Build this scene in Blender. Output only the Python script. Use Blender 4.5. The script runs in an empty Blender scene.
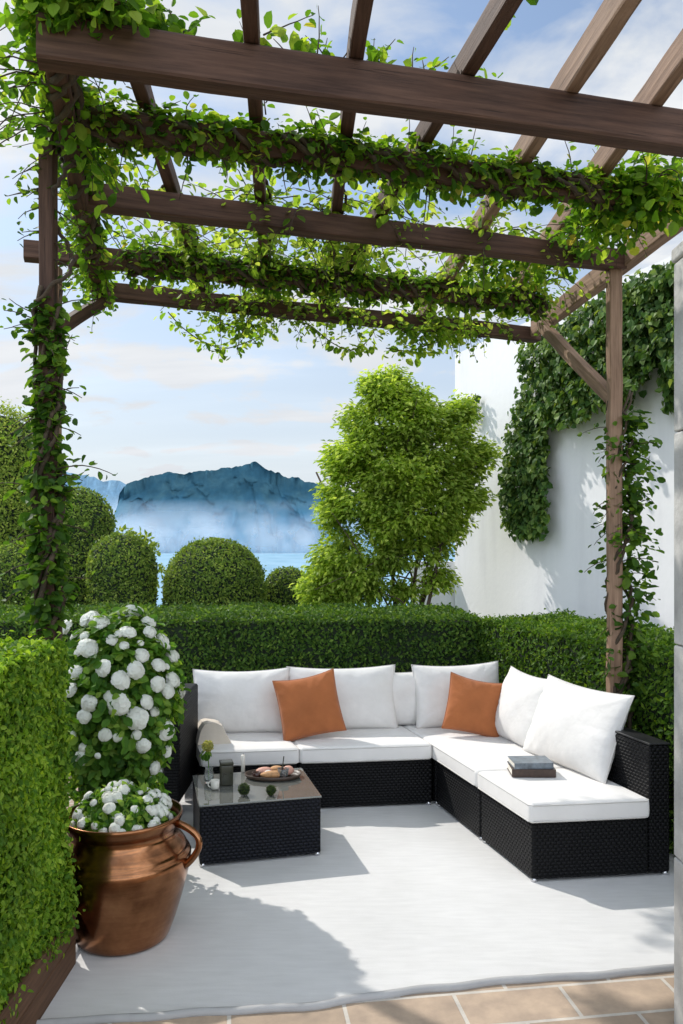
import bpy, math, random
import numpy as np
from mathutils import Vector, Matrix
random.seed(7)
RNG = np.random.default_rng(11)
S = bpy.context.scene
COL = S.collection
R = math.radians

# ------------------------------------------------------------------ materials
def newmat(name):
    m = bpy.data.materials.new(name); m.use_nodes = True
    nt = m.node_tree; nt.nodes.clear()
    out = nt.nodes.new('ShaderNodeOutputMaterial')
    return m, nt, out
def nd(nt, typ, props=None, **ins):
    n = nt.nodes.new(typ)
    for k, v in (props or {}).items(): setattr(n, k, v)
    for k, v in ins.items():
        key = int(k[1:]) if k[0] == 'i' and k[1:].isdigit() else k.replace('_', ' ')
        if isinstance(v, bpy.types.NodeSocket): nt.links.new(v, n.inputs[key])
        else: n.inputs[key].default_value = v
    return n
def c4(c): return (c[0], c[1], c[2], 1.0)
def ramp(nt, fac, stops, interp='LINEAR'):
    n = nt.nodes.new('ShaderNodeValToRGB'); n.color_ramp.interpolation = interp
    e = n.color_ramp.elements
    while len(e) < len(stops): e.new(0.5)
    for i, (p, c) in enumerate(stops):
        e[i].position = p; e[i].color = c4(c) if not isinstance(c, (int, float)) else (c, c, c, 1)
    nt.links.new(fac, n.inputs[0]); return n.outputs[0]
def mixc(nt, fac, a, b, mode='MIX'):
    n = nt.nodes.new('ShaderNodeMix'); n.data_type = 'RGBA'; n.blend_type = mode
    for k, v in ((0, fac), (6, a), (7, b)):
        if isinstance(v, bpy.types.NodeSocket): nt.links.new(v, n.inputs[k])
        else: n.inputs[k].default_value = v if k == 0 else c4(v)
    return n.outputs[2]
def mth(nt, op, a, b=0.0, c=0.0):
    n = nt.nodes.new('ShaderNodeMath'); n.operation = op
    for i, v in enumerate((a, b, c)):
        if isinstance(v, bpy.types.NodeSocket): nt.links.new(v, n.inputs[i])
        else: n.inputs[i].default_value = v
    return n.outputs[0]
def coords(nt, kind='Object', scale=(1, 1, 1), rot=(0, 0, 0)):
    tc = nt.nodes.new('ShaderNodeTexCoord')
    mp = nd(nt, 'ShaderNodeMapping'); nt.links.new(tc.outputs[kind], mp.inputs[0])
    mp.inputs['Scale'].default_value = scale; mp.inputs['Rotation'].default_value = rot
    return mp.outputs[0]
def noise(nt, vec, scale, detail=4, rough=0.55, out=0):
    return nd(nt, 'ShaderNodeTexNoise', Vector=vec, Scale=scale, Detail=detail, Roughness=rough).outputs[out]
def bump(nt, h, strength, dist=0.01):
    return nd(nt, 'ShaderNodeBump', Height=h, Strength=strength, Distance=dist).outputs[0]
def principled(nt, out, **k):
    p = nd(nt, 'ShaderNodeBsdfPrincipled', **k); nt.links.new(p.outputs[0], out.inputs[0]); return p

def leaf_mat(name, stops, trans=0.4, tcol=None, rough=0.55, spec=0.22):
    m, nt, out = newmat(name)
    g = nt.nodes.new('ShaderNodeNewGeometry')
    col = ramp(nt, g.outputs['Random Per Island'], stops)
    n = noise(nt, coords(nt), 2.2, 3)
    v = ramp(nt, n, [(0.3, (0.62, 0.66, 0.6)), (0.68, (1.25, 1.2, 1.0))])
    col = mixc(nt, 1.0, col, v, 'MULTIPLY')
    p = nd(nt, 'ShaderNodeBsdfPrincipled', Base_Color=col, Roughness=rough)
    p.inputs['Specular IOR Level'].default_value = spec
    tc = mixc(nt, 1.0, col, tcol or (1.9, 1.75, 0.7), 'MULTIPLY')
    t = nd(nt, 'ShaderNodeBsdfTranslucent', Color=tc)
    mx = nd(nt, 'ShaderNodeMixShader', i0=trans, i1=p.outputs[0], i2=t.outputs[0])
    nt.links.new(mx.outputs[0], out.inputs[0]); return m

def plain(name, col, rough=0.6, metal=0.0, nscale=20.0, var=0.25, bmp=0.0, spec=0.5, bscale=None):
    m, nt, out = newmat(name)
    vec = coords(nt)
    n = noise(nt, vec, nscale, 5)
    lo = tuple(c * (1 - var) for c in col); hi = tuple(min(1, c * (1 + var)) for c in col)
    cc = ramp(nt, n, [(0.3, lo), (0.7, hi)])
    rr = ramp(nt, n, [(0.3, max(0.02, rough * 0.85)), (0.7, min(1, rough * 1.15))])
    p = principled(nt, out, Base_Color=cc, Roughness=rr, Metallic=metal)
    p.inputs['Specular IOR Level'].default_value = spec
    if bmp:
        nt.links.new(bump(nt, noise(nt, vec, bscale or nscale * 3, 4), bmp, 0.01), p.inputs['Normal'])
    return m

def wood_mat(name, dark, light, rough=0.7):
    m, nt, out = newmat(name)
    vec = coords(nt, 'Object', (0.9, 16, 16))
    big = noise(nt, coords(nt, 'Object', (1.2, 2.5, 2.5)), 2.0, 5)
    gr = noise(nt, vec, 3.0, 8, 0.65)
    f = mth(nt, 'MULTIPLY_ADD', gr, 0.7, mth(nt, 'MULTIPLY', big, 0.3))
    col = ramp(nt, f, [(0.34, dark), (0.52, tuple((a + b) / 2 for a, b in zip(dark, light))), (0.68, light)])
    crack = ramp(nt, noise(nt, coords(nt, 'Object', (0.5, 30, 30)), 4.0, 3), [(0.30, 0.25), (0.37, 1.0)])
    col = mixc(nt, 0.8, col, crack, 'MULTIPLY')
    p = principled(nt, out, Base_Color=col, Roughness=rough)
    p.inputs['Specular IOR Level'].default_value = 0.25
    nt.links.new(bump(nt, mth(nt, 'ADD', gr, mth(nt, 'MULTIPLY', crack, 0.6)), 0.5, 0.006), p.inputs['Normal'])
    return m

def wicker_mat(name, base, sheen=0.45):
    m, nt, out = newmat(name)
    tc = nt.nodes.new('ShaderNodeTexCoord')
    sx = nd(nt, 'ShaderNodeSeparateXYZ', Vector=tc.outputs['UV'])
    W = 0.028
    u = mth(nt, 'DIVIDE', sx.outputs[0], W); v = mth(nt, 'DIVIDE', sx.outputs[1], W * 0.62)
    row = mth(nt, 'FLOOR', v)
    u2 = mth(nt, 'ADD', u, mth(nt, 'MULTIPLY', row, 0.5))
    a = mth(nt, 'ABSOLUTE', mth(nt, 'SINE', mth(nt, 'MULTIPLY', u2, math.pi)))
    b = mth(nt, 'ABSOLUTE', mth(nt, 'SINE', mth(nt, 'MULTIPLY', v, math.pi)))
    h = mth(nt, 'MULTIPLY', mth(nt, 'POWER', a, 0.6), mth(nt, 'POWER', b, 0.6))
    rnd = nd(nt, 'ShaderNodeTexNoise', Vector=tc.outputs['UV'], Scale=9.0, Detail=3.0).outputs[0]
    col = ramp(nt, h, [(0.1, tuple(c * 0.15 for c in base)), (0.7, base)])
    col = mixc(nt, 0.6, col, ramp(nt, rnd, [(0.3, 0.6), (0.7, 1.3)]), 'MULTIPLY')
    p = principled(nt, out, Base_Color=col, Roughness=sheen)
    p.inputs['Specular IOR Level'].default_value = 0.17
    nt.links.new(bump(nt, h, 0.8, 0.007), p.inputs['Normal'])
    return m

def fabric_mat(name, col, var=0.06, weave=900, fold=0.35):
    m, nt, out = newmat(name)
    vec = coords(nt)
    n = noise(nt, vec, 6, 4)
    cc = ramp(nt, n, [(0.3, tuple(c * (1 - var) for c in col)), (0.7, tuple(min(1, c * (1 + var)) for c in col))])
    p = principled(nt, out, Base_Color=cc, Roughness=0.9)
    p.inputs['Specular IOR Level'].default_value = 0.15
    p.inputs['Sheen Weight'].default_value = 0.15
    fine = noise(nt, vec, weave / 4, 2)
    wr = noise(nt, coords(nt, 'Object', (1, 1, 1)), 7, 3)
    h = mth(nt, 'MULTIPLY_ADD', wr, fold * 4, mth(nt, 'MULTIPLY', fine, 0.12))
    nt.links.new(bump(nt, h, 0.35, 0.02), p.inputs['Normal'])
    return m

M = {}
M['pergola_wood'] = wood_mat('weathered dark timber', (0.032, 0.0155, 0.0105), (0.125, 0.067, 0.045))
M['pergola_pale'] = wood_mat('weathered sunlit tan timber', (0.15, 0.088, 0.055), (0.36, 0.235, 0.16))  # paler copy of the dark timber, sunlight on its faces put into the colour
M['planter_wood'] = wood_mat('planter boards', (0.05, 0.025, 0.013), (0.15, 0.08, 0.045))
M['bark'] = plain('vine bark', (0.055, 0.038, 0.022), 0.9, 0, 30, 0.5, 0.6)
M['tree_bark'] = plain('tree bark', (0.09, 0.062, 0.042), 0.9, 0, 25, 0.45, 0.6)
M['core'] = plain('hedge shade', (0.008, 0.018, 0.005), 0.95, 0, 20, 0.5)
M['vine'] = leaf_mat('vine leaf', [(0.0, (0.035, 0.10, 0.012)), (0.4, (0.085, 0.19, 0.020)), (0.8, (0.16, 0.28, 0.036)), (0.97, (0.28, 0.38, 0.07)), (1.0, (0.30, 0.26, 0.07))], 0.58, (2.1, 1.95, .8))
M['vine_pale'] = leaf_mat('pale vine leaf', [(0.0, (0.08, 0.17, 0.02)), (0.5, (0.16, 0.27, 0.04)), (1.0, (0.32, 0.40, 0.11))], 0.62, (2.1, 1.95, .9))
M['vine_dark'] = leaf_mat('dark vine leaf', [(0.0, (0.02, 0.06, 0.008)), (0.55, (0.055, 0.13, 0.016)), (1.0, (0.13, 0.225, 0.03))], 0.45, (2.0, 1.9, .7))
M['ivy'] = leaf_mat('ivy leaf', [(0.0, (0.02, 0.06, 0.012)), (0.55, (0.068, 0.145, 0.028)), (1.0, (0.19, 0.275, 0.075))], 0.3)
M['hedge'] = leaf_mat('box hedge leaf', [(0.0, (0.028, 0.075, 0.012)), (0.6, (0.068, 0.15, 0.024)), (1.0, (0.155, 0.25, 0.045))], 0.3)
M['hedge_light'] = leaf_mat('sunlit box leaf', [(0.0, (0.03, 0.08, 0.010)), (0.6, (0.075, 0.165, 0.02)), (1.0, (0.16, 0.26, 0.035))], 0.35)  # brighter copy of the box leaf, sunlight on the right hedge painted in
M['near_hedge'] = leaf_mat('near hedge leaf', [(0.0, (0.06, 0.15, 0.014)), (0.5, (0.15, 0.285, 0.026)), (1.0, (0.30, 0.44, 0.06))], 0.45)
M['topiary'] = leaf_mat('topiary leaf', [(0.0, (0.06, 0.12, 0.02)), (0.6, (0.155, 0.245, 0.042)), (1.0, (0.30, 0.38, 0.09))], 0.3)
M['light_top'] = leaf_mat('pale topiary leaf', [(0.0, (0.11, 0.19, 0.03)), (0.6, (0.26, 0.35, 0.06)), (1.0, (0.44, 0.50, 0.13))], 0.35)  # paler topiary copy, sunlight on the tall column put into its colour
M['acer'] = leaf_mat('acer leaf', [(0.0, (0.12, 0.205, 0.028)), (0.5, (0.27, 0.38, 0.06)), (1.0, (0.46, 0.54, 0.15))], 0.5, (1.8, 1.8, .8))
M['rose_leaf'] = leaf_mat('rose leaf', [(0.0, (0.04, 0.12, 0.015)), (0.55, (0.10, 0.23, 0.032)), (1.0, (0.24, 0.37, 0.07))], 0.45)
M['grass'] = plain('lawn', (0.045, 0.09, 0.02), 0.95, 0, 40, 0.5, 0.5)
M['soil'] = plain('soil', (0.035, 0.024, 0.016), 0.95, 0, 40, 0.5, 0.8)
M['copper'] = None
M['wicker'] = wicker_mat('black rattan', (0.005, 0.005, 0.006), 0.5)
M['wicker_table'] = wicker_mat('charcoal rattan', (0.008, 0.009, 0.014), 0.5)
M['black_frame'] = plain('black powder coat', (0.006, 0.006, 0.007), 0.5, 0, 60, 0.2, 0.1)
M['chrome'] = plain('brushed steel', (0.62, 0.62, 0.64), 0.25, 1.0, 60, 0.1)
M['white_fabric'] = fabric_mat('off white canvas', (0.70, 0.68, 0.655))
M['piping'] = fabric_mat('off white piping', (0.60, 0.58, 0.55))
M['seat_fabric'] = fabric_mat('seat canvas', (0.72, 0.70, 0.675), 0.04, 900, 0.15)
M['orange'] = fabric_mat('rust orange cloth', (0.37, 0.125, 0.045), 0.14)
M['beige'] = fabric_mat('beige cloth', (0.62, 0.55, 0.46), 0.08)
M['rug'] = None
M['petal'] = None

def mat_copper():
    m, nt, out = newmat('aged copper')
    vec = coords(nt)
    n = noise(nt, vec, 7, 6, 0.6)
    n2 = noise(nt, coords(nt, 'Object', (1, 1, 12)), 6, 4)
    f = mth(nt, 'MULTIPLY_ADD', n, 0.82, mth(nt, 'MULTIPLY', n2, 0.18))
    col = ramp(nt, f, [(0.3, (0.15, 0.062, 0.028)), (0.55, (0.33, 0.150, 0.070)), (0.75, (0.48, 0.245, 0.122))])
    rr = ramp(nt, n, [(0.3, 0.27), (0.7, 0.16)])
    p = principled(nt, out, Base_Color=col, Roughness=rr, Metallic=1.0)
    nt.links.new(bump(nt, mth(nt, 'ADD', n, mth(nt, 'MULTIPLY', n2, 0.3)), 0.10, 0.01), p.inputs['Normal'])
    return m
M['copper'] = mat_copper()

def mat_rug():
    m, nt, out = newmat('pale woven rug')
    vec = coords(nt)
    big = noise(nt, vec, 1.1, 5, 0.6)
    mid = noise(nt, coords(nt, 'Object', (1, 6, 1)), 6, 4)
    col = ramp(nt, mth(nt, 'MULTIPLY_ADD', big, 0.6, mth(nt, 'MULTIPLY', mid, 0.4)), [(0.3, (0.54, 0.533, 0.522)), (0.7, (0.68, 0.672, 0.66))])
    p = principled(nt, out, Base_Color=col, Roughness=0.95)
    p.inputs['Specular IOR Level'].default_value = 0.1
    wx = nd(nt, 'ShaderNodeTexWave', Vector=vec, Scale=90.0, Distortion=1.5, Detail=2.0).outputs[1]
    fine = noise(nt, vec, 160, 3)
    h = mth(nt, 'ADD', mth(nt, 'MULTIPLY', wx, 0.3), mth(nt, 'ADD', fine, mth(nt, 'MULTIPLY', noise(nt, vec, 3, 3), 6.0)))
    nt.links.new(bump(nt, h, 0.25, 0.006), p.inputs['Normal'])
    return m
M['rug'] = mat_rug()
M['rug_edge'] = fabric_mat('grey rug binding', (0.36, 0.355, 0.35), 0.1)
M['rug_seam'] = fabric_mat('dark seam thread', (0.06, 0.055, 0.05), 0.2)

def mat_petal():
    m, nt, out = newmat('white petal')
    n = noise(nt, coords(nt), 18, 3)
    col = ramp(nt, n, [(0.3, (0.70, 0.73, 0.64)), (0.7, (0.84, 0.84, 0.80))])
    p = nd(nt, 'ShaderNodeBsdfPrincipled', Base_Color=col, Roughness=0.6)
    t = nd(nt, 'ShaderNodeBsdfTranslucent', Color=(0.85, 0.86, 0.78, 1))
    mx = nd(nt, 'ShaderNodeMixShader', i0=0.30, i1=p.outputs[0], i2=t.outputs[0])
    nt.links.new(mx.outputs[0], out.inputs[0]); return m
M['petal'] = mat_petal()

def mat_tiles():
    m, nt, out = newmat('terracotta paving')
    vec = coords(nt, 'Object', (1, 1, 1), (0, 0, R(-8)))
    b = nd(nt, 'ShaderNodeTexBrick', Vector=vec, Scale=1.0, Mortar_Size=0.008, Brick_Width=0.42, Row_Height=0.21)
    b.inputs['Color1'].default_value = (0.42, 0.32, 0.24, 1); b.inputs['Color2'].default_value = (0.33, 0.25, 0.185, 1)
    b.inputs['Mortar'].default_value = (0.50, 0.46, 0.41, 1)
    n = noise(nt, vec, 9, 6, 0.65)
    col = mixc(nt, 0.8, b.outputs[0], ramp(nt, n, [(0.3, (0.7, 0.7, 0.7)), (0.7, (1.2, 1.18, 1.12))]), 'MULTIPLY')
    p = principled(nt, out, Base_Color=col, Roughness=0.8)
    h = mth(nt, 'ADD', mth(nt, 'MULTIPLY', b.outputs[1], -1.0), mth(nt, 'MULTIPLY', n, 0.5))
    nt.links.new(bump(nt, h, 0.6, 0.008), p.inputs['Normal']); return m
M['tiles'] = mat_tiles()

def mat_plaster():
    m, nt, out = newmat('white render')
    vec = coords(nt)
    big = noise(nt, vec, 0.7, 5, 0.6)
    run = noise(nt, coords(nt, 'Object', (3, 3, 0.35)), 1.5, 5, 0.6)
    f = mth(nt, 'MULTIPLY_ADD', big, 0.5, mth(nt, 'MULTIPLY', run, 0.5))
    col = ramp(nt, f, [(0.30, (0.74, 0.73, 0.74)), (0.52, (0.85, 0.84, 0.845)), (0.7, (0.88, 0.87, 0.87))])
    p = principled(nt, out, Base_Color=col, Roughness=0.9)
    p.inputs['Specular IOR Level'].default_value = 0.2
    nt.links.new(bump(nt, noise(nt, vec, 14, 6), 0.25, 0.01), p.inputs['Normal']); return m
M['plaster'] = mat_plaster()
M['stone'] = plain('grey pillar stone', (0.42, 0.41, 0.39), 0.9, 0, 5, 0.25, 0.5, 0.3, 40)

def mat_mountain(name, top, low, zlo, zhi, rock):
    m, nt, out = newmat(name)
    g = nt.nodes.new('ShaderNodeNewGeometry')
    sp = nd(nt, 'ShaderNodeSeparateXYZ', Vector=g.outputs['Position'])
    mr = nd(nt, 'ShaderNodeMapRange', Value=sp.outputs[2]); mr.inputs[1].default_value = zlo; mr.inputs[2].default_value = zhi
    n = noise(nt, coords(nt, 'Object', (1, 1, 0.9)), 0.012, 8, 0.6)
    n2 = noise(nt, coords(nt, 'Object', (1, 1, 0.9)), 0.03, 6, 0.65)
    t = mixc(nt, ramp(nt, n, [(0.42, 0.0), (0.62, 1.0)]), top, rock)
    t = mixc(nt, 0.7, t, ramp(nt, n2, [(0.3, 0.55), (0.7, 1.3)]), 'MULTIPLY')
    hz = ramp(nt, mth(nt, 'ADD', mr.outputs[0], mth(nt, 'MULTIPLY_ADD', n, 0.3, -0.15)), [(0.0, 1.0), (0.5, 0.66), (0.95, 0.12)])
    col = mixc(nt, hz, t, low)  # blue distance haze painted into the slope colour, stronger lower down
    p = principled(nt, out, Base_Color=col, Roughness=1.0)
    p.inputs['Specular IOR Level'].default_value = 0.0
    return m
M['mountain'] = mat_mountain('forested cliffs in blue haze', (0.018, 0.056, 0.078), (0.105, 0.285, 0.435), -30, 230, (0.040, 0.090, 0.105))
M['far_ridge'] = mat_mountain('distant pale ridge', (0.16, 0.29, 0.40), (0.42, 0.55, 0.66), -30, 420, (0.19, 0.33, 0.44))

def mat_water():
    m, nt, out = newmat('lake water')
    vec = coords(nt)
    n = noise(nt, coords(nt, 'Object', (1, 0.25, 1)), 0.02, 5)
    col = ramp(nt, n, [(0.3, (0.15, 0.31, 0.43)), (0.7, (0.24, 0.41, 0.53))])
    p = principled(nt, out, Base_Color=col, Roughness=0.45)
    p.inputs['Specular IOR Level'].default_value = 0.3
    nt.links.new(bump(nt, noise(nt, vec, 0.5, 4), 0.3, 0.3), p.inputs['Normal']); return m
M['water'] = mat_water()

def mat_mist(name, seed, dens, zmid, zwid):
    m, nt, out = newmat(name)
    g = nt.nodes.new('ShaderNodeNewGeometry')
    sp = nd(nt, 'ShaderNodeSeparateXYZ', Vector=g.outputs['Position'])
    mp = nd(nt, 'ShaderNodeMapping', Vector=g.outputs['Position']); mp.inputs['Location'].default_value = (seed * 311, 0, seed * 77)
    n = nd(nt, 'ShaderNodeTexNoise', Vector=mp.outputs[0], Scale=0.0042, Detail=5.0, Roughness=0.5).outputs[0]
    d = mth(nt, 'DIVIDE', mth(nt, 'ABSOLUTE', mth(nt, 'SUBTRACT', sp.outputs[2], zmid)), zwid)
    fall = mth(nt, 'MAXIMUM', mth(nt, 'SUBTRACT', 1.0, mth(nt, 'MULTIPLY', d, d)), 0.0)
    blob = ramp(nt, n, [(0.38, 0.0), (0.64, 1.0)], 'EASE')
    a = mth(nt, 'MULTIPLY', mth(nt, 'MULTIPLY', fall, blob), dens)
    df = nd(nt, 'ShaderNodeBsdfDiffuse', Color=(0.86, 0.90, 0.95, 1))
    tl = nd(nt, 'ShaderNodeBsdfTranslucent', Color=(0.86, 0.90, 0.95, 1))
    mx = nd(nt, 'ShaderNodeMixShader', i0=0.5, i1=df.outputs[0], i2=tl.outputs[0])
    tr = nd(nt, 'ShaderNodeBsdfTransparent')
    fm = nd(nt, 'ShaderNodeMixShader', i0=a, i1=tr.outputs[0], i2=mx.outputs[0])
    nt.links.new(fm.outputs[0], out.inputs[0]); return m

def mat_glass(name, col, rough=0.02):
    m, nt, out = newmat(name)
    p = principled(nt, out, Base_Color=c4(col), Roughness=rough, IOR=1.45)
    p.inputs['Transmission Weight'].default_value = 0.9
    n = noise(nt, coords(nt), 30, 2)
    nt.links.new(bump(nt, n, 0.02, 0.002), p.inputs['Normal']); return m
M['glass'] = mat_glass('clear glass', (0.93, 0.96, 0.94))
M['table_glass'] = plain('smoked glass top', (0.17, 0.175, 0.16), 0.035, 0.35, 3, 0.12, 0, 1.0)
M['canister'] = plain('dark olive glaze', (0.035, 0.036, 0.022), 0.3, 0, 20, 0.3)
M['ceramic'] = plain('cream ceramic', (0.72, 0.69, 0.62), 0.35, 0, 20, 0.08)
M['tray'] = plain('dark wooden tray', (0.06, 0.038, 0.026), 0.5, 0, 30, 0.4)
M['bread'] = plain('baked crust', (0.50, 0.27, 0.12), 0.7, 0, 40, 0.35, 0.3)
M['ham'] = plain('pink filling', (0.62, 0.33, 0.25), 0.6, 0, 40, 0.2, 0.2)
M['coffee'] = plain('dark drink', (0.055, 0.022, 0.016), 0.15, 0, 20, 0.3)
M['moss'] = leaf_mat('moss', [(0.0, (0.02, 0.04, 0.01)), (1.0, (0.06, 0.10, 0.02))], 0.2)
M['yellow_flower'] = leaf_mat('yellow green bloom', [(0.0, (0.30, 0.33, 0.10)), (1.0, (0.55, 0.52, 0.22))], 0.3)
M['book_dark'] = plain('dark brown cover', (0.05, 0.028, 0.020), 0.4, 0, 50, 0.3)
M['book_grey'] = plain('slate cover', (0.13, 0.155, 0.18), 0.35, 0, 30, 0.5)
M['paper'] = plain('paper edges', (0.70, 0.66, 0.58), 0.9, 0, 90, 0.12)
M['white_paint'] = plain('white paint', (0.72, 0.74, 0.76), 0.5, 0, 10, 0.06)

# ------------------------------------------------------------------ mesh helpers
class Geo:
    def __init__(s): s.V = []; s.F = []; s.n = 0
    def add(s, V, F, m=0, smooth=False):
        V = np.asarray(V, dtype=np.float64).reshape(-1, 3)
        if isinstance(F, np.ndarray): s.F.append((F + s.n, m, smooth))
        else:
            by = {}
            for f in F: by.setdefault(len(f), []).append(f)
            for k, fs in by.items(): s.F.append((np.array(fs) + s.n, m, smooth))
        s.V.append(V); s.n += len(V); return s
    def build(s, name, mats, parent=None, uv=False, origin=None):
        V = np.concatenate(s.V)
        if origin is None:
            lo, hi = V.min(0), V.max(0); origin = ((lo[0] + hi[0]) / 2, (lo[1] + hi[1]) / 2, lo[2])
        origin = np.array(origin, dtype=np.float64)
        me = bpy.data.meshes.new(name)
        me.vertices.add(len(V)); me.vertices.foreach_set('co', (V - origin).astype(np.float32).ravel())
        nl = sum(f.size for f, _, _ in s.F); nf = sum(len(f) for f, _, _ in s.F)
        loops = np.concatenate([f.ravel() for f, _, _ in s.F]).astype(np.int32)
        tot = np.concatenate([np.full(len(f), f.shape[1]) for f, _, _ in s.F]).astype(np.int32)
        st = np.concatenate([[0], np.cumsum(tot)[:-1]]).astype(np.int32)
        me.loops.add(nl); me.loops.foreach_set('vertex_index', loops)
        me.polygons.add(nf); me.polygons.foreach_set('loop_start', st)
        try: me.polygons.foreach_set('loop_total', tot)
        except Exception: pass
        me.polygons.foreach_set('material_index', np.concatenate([np.full(len(f), m) for f, m, _ in s.F]).astype(np.int32))
        me.polygons.foreach_set('use_smooth', np.concatenate([np.full(len(f), sm) for f, _, sm in s.F]).astype(bool))
        for m in (mats if isinstance(mats, (list, tuple)) else [mats]): me.materials.append(m)
        me.update(calc_edges=True); me.validate()
        if uv:
            ul = me.uv_layers.new(name='UVMap')
            for p in me.polygons:
                n = p.normal
                if abs(n.z) > 0.75: t, b = Vector((1, 0, 0)), Vector((0, 1, 0))
                else:
                    t = Vector((-n.y, n.x, 0)).normalized(); b = Vector((0, 0, 1))
                for li in p.loop_indices:
                    co = me.vertices[me.loops[li].vertex_index].co + Vector(origin)
                    ul.data[li].uv = (co.dot(t), co.dot(b))
        o = bpy.data.objects.new(name, me); COL.objects.link(o)
        o.location = origin
        if parent is not None: attach(o, parent)
        return o
def world_loc(o):
    v = Vector(o.location)
    if o.parent: v = v + world_loc(o.parent)
    return v
def attach(o, parent):
    w = world_loc(parent); o.parent = parent; o.location = Vector(o.location) - w
def tag(o, label=None, cat=None, group=None, kind=None):
    if label: o['label'] = label
    if cat: o['category'] = cat
    if group: o['group'] = group
    if kind: o['kind'] = kind
    return o
def thing(name, loc, label, cat, group=None):
    o = bpy.data.objects.new(name, None); COL.objects.link(o); o.location = loc
    o.empty_display_size = 0.1
    return tag(o, label, cat, group)
def unit(v):
    v = np.asarray(v, float); return v / (np.linalg.norm(v, axis=-1, keepdims=True) + 1e-12)
def prism(O, A, B, Cv):
    O, A, B, Cv = [np.array(x, float) for x in (O, A, B, Cv)]
    V = [O, O + A, O + A + B, O + B]; V = V + [v + Cv for v in V]
    F = [[3, 2, 1, 0], [4, 5, 6, 7], [0, 1, 5, 4], [1, 2, 6, 5], [2, 3, 7, 6], [3, 0, 4, 7]]
    return V, F
def rounded_prism(O, A, B, Cv, r=0.02, seg=3, puff=0.0, sub=6):
    """box on three axes, edges rounded with radius r, gently domed by puff along C"""
    O, A, B, Cv = [np.array(x, float) for x in (O, A, B, Cv)]
    la, lb, lc = np.linalg.norm(A), np.linalg.norm(B), np.linalg.norm(Cv)
    def samples(L):
        a = [0]; 
        for i in range(1, seg + 1): a.append(r * (1 - math.cos(math.pi / 2 * i / seg)) if False else r * i / seg)
        b = list(np.linspace(r, L - r, sub + 1))[1:-1]
        c = [L - x for x in reversed(a)]
        return a + b + c
    sa, sb, sc = samples(la), samples(lb), samples(lc)
    V = []; F = []; idx = {}
    def pt(x, y, z):
        k = (round(x, 5), round(y, 5), round(z, 5))
        if k in idx: return idx[k]
        p = np.array([x, y, z]); L = np.array([la, lb, lc])
        q = np.clip(p, r, L - r); d = p - q; n = np.linalg.norm(d)
        if n > 1e-9: p = q + d / n * r
        fx, fy, fz = p[0] / la, p[1] / lb, p[2] / lc
        if puff:
            k2 = (1 - (2 * fx - 1) ** 4) * (1 - (2 * fy - 1) ** 4)
            p = p + np.array([0, 0, puff * k2 * (2 * fz - 1)])
            s = 0.35 * puff * (1 - (2 * fz - 1) ** 2)
            p[0] += s * (2 * fx - 1); p[1] += s * (2 * fy - 1)
        V.append(O + A / la * p[0] + B / lb * p[1] + Cv / lc * p[2])
        idx[k] = len(V) - 1; return idx[k]
    def face(g1, g2, f, flip):
        for i in range(len(g1) - 1):
            for j in range(len(g2) - 1):
                q = [f(g1[i], g2[j]), f(g1[i + 1], g2[j]), f(g1[i + 1], g2[j + 1]), f(g1[i], g2[j + 1])]
                F.append(q[::-1] if flip else q)
    face(sa, sb, lambda x, y: pt(x, y, 0), True); face(sa, sb, lambda x, y: pt(x, y, lc), False)
    face(sa, sc, lambda x, z: pt(x, 0, z), False); face(sa, sc, lambda x, z: pt(x, lb, z), True)
    face(sb, sc, lambda y, z: pt(0, y, z), True); face(sb, sc, lambda y, z: pt(la, y, z), False)
    return V, F
def tube(path, rad, n=8, cap=True):
    P = np.array(path, float); m = len(P)
    rad = np.full(m, rad) if np.isscalar(rad) else np.array(rad, float)
    T = np.gradient(P, axis=0); T = unit(T)
    up = np.array([0, 0, 1.0]) if abs(T[0][2]) < 0.9 else np.array([1.0, 0, 0])
    V = []
    x = unit(np.cross(up, T[0]))
    for i in range(m):
        x = unit(x - T[i] * np.dot(x, T[i])); y = np.cross(T[i], x)
        a = np.linspace(0, 2 * math.pi, n, endpoint=False)
        V.append(P[i] + rad[i] * (np.cos(a)[:, None] * x + np.sin(a)[:, None] * y))
    V = np.concatenate(V); F = []
    for i in range(m - 1):
        for j in range(n):
            k = (j + 1) % n
            F.append([i * n + j, i * n + k, (i + 1) * n + k, (i + 1) * n + j])
    if cap and n > 2:
        F.append(list(range(n))[::-1]); F.append([(m - 1) * n + j for j in range(n)])
    return V, F
def lathe(profile, c=(0, 0, 0), n=40, tilt=None):
    pr = np.array(profile, float); a = np.linspace(0, 2 * math.pi, n, endpoint=False)
    V = np.concatenate([np.stack([r * np.cos(a), r * np.sin(a), np.full(n, z)], 1) for r, z in pr]) + np.array(c)
    F = []
    for i in range(len(pr) - 1):
        for j in range(n):
            k = (j + 1) % n
            F.append([i * n + j, i * n + k, (i + 1) * n + k, (i + 1) * n + j])
    return V, F
def rand_dirs(n):
    v = RNG.normal(size=(n, 3)); return unit(v)
LEAF6 = (np.array([[0, 0, 0], [.34, .30, .10], [.29, .70, .07], [0, 1.08, -.10], [-.29, .70, .07], [-.34, .30, .10]]), np.array([[0, 1, 2, 3], [0, 3, 4, 5]]))
LEAFH = (np.array([[0, .08, 0], [.46, .16, .12], [.40, .62, .10], [0, 1.05, -.12], [-.40, .62, .10], [-.46, .16, .12]]), np.array([[0, 1, 2, 3], [0, 3, 4, 5]]))
LEAFR = (np.array([[0, 0, 0], [.25, .18, .07], [.37, .5, .11], [.25, .83, .06], [0, 1.02, -.08], [-.25, .83, .06], [-.37, .5, .11], [-.25, .18, .07]]), np.array([[0, 1, 2, 3, 4], [0, 4, 5, 6, 7]]))
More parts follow.
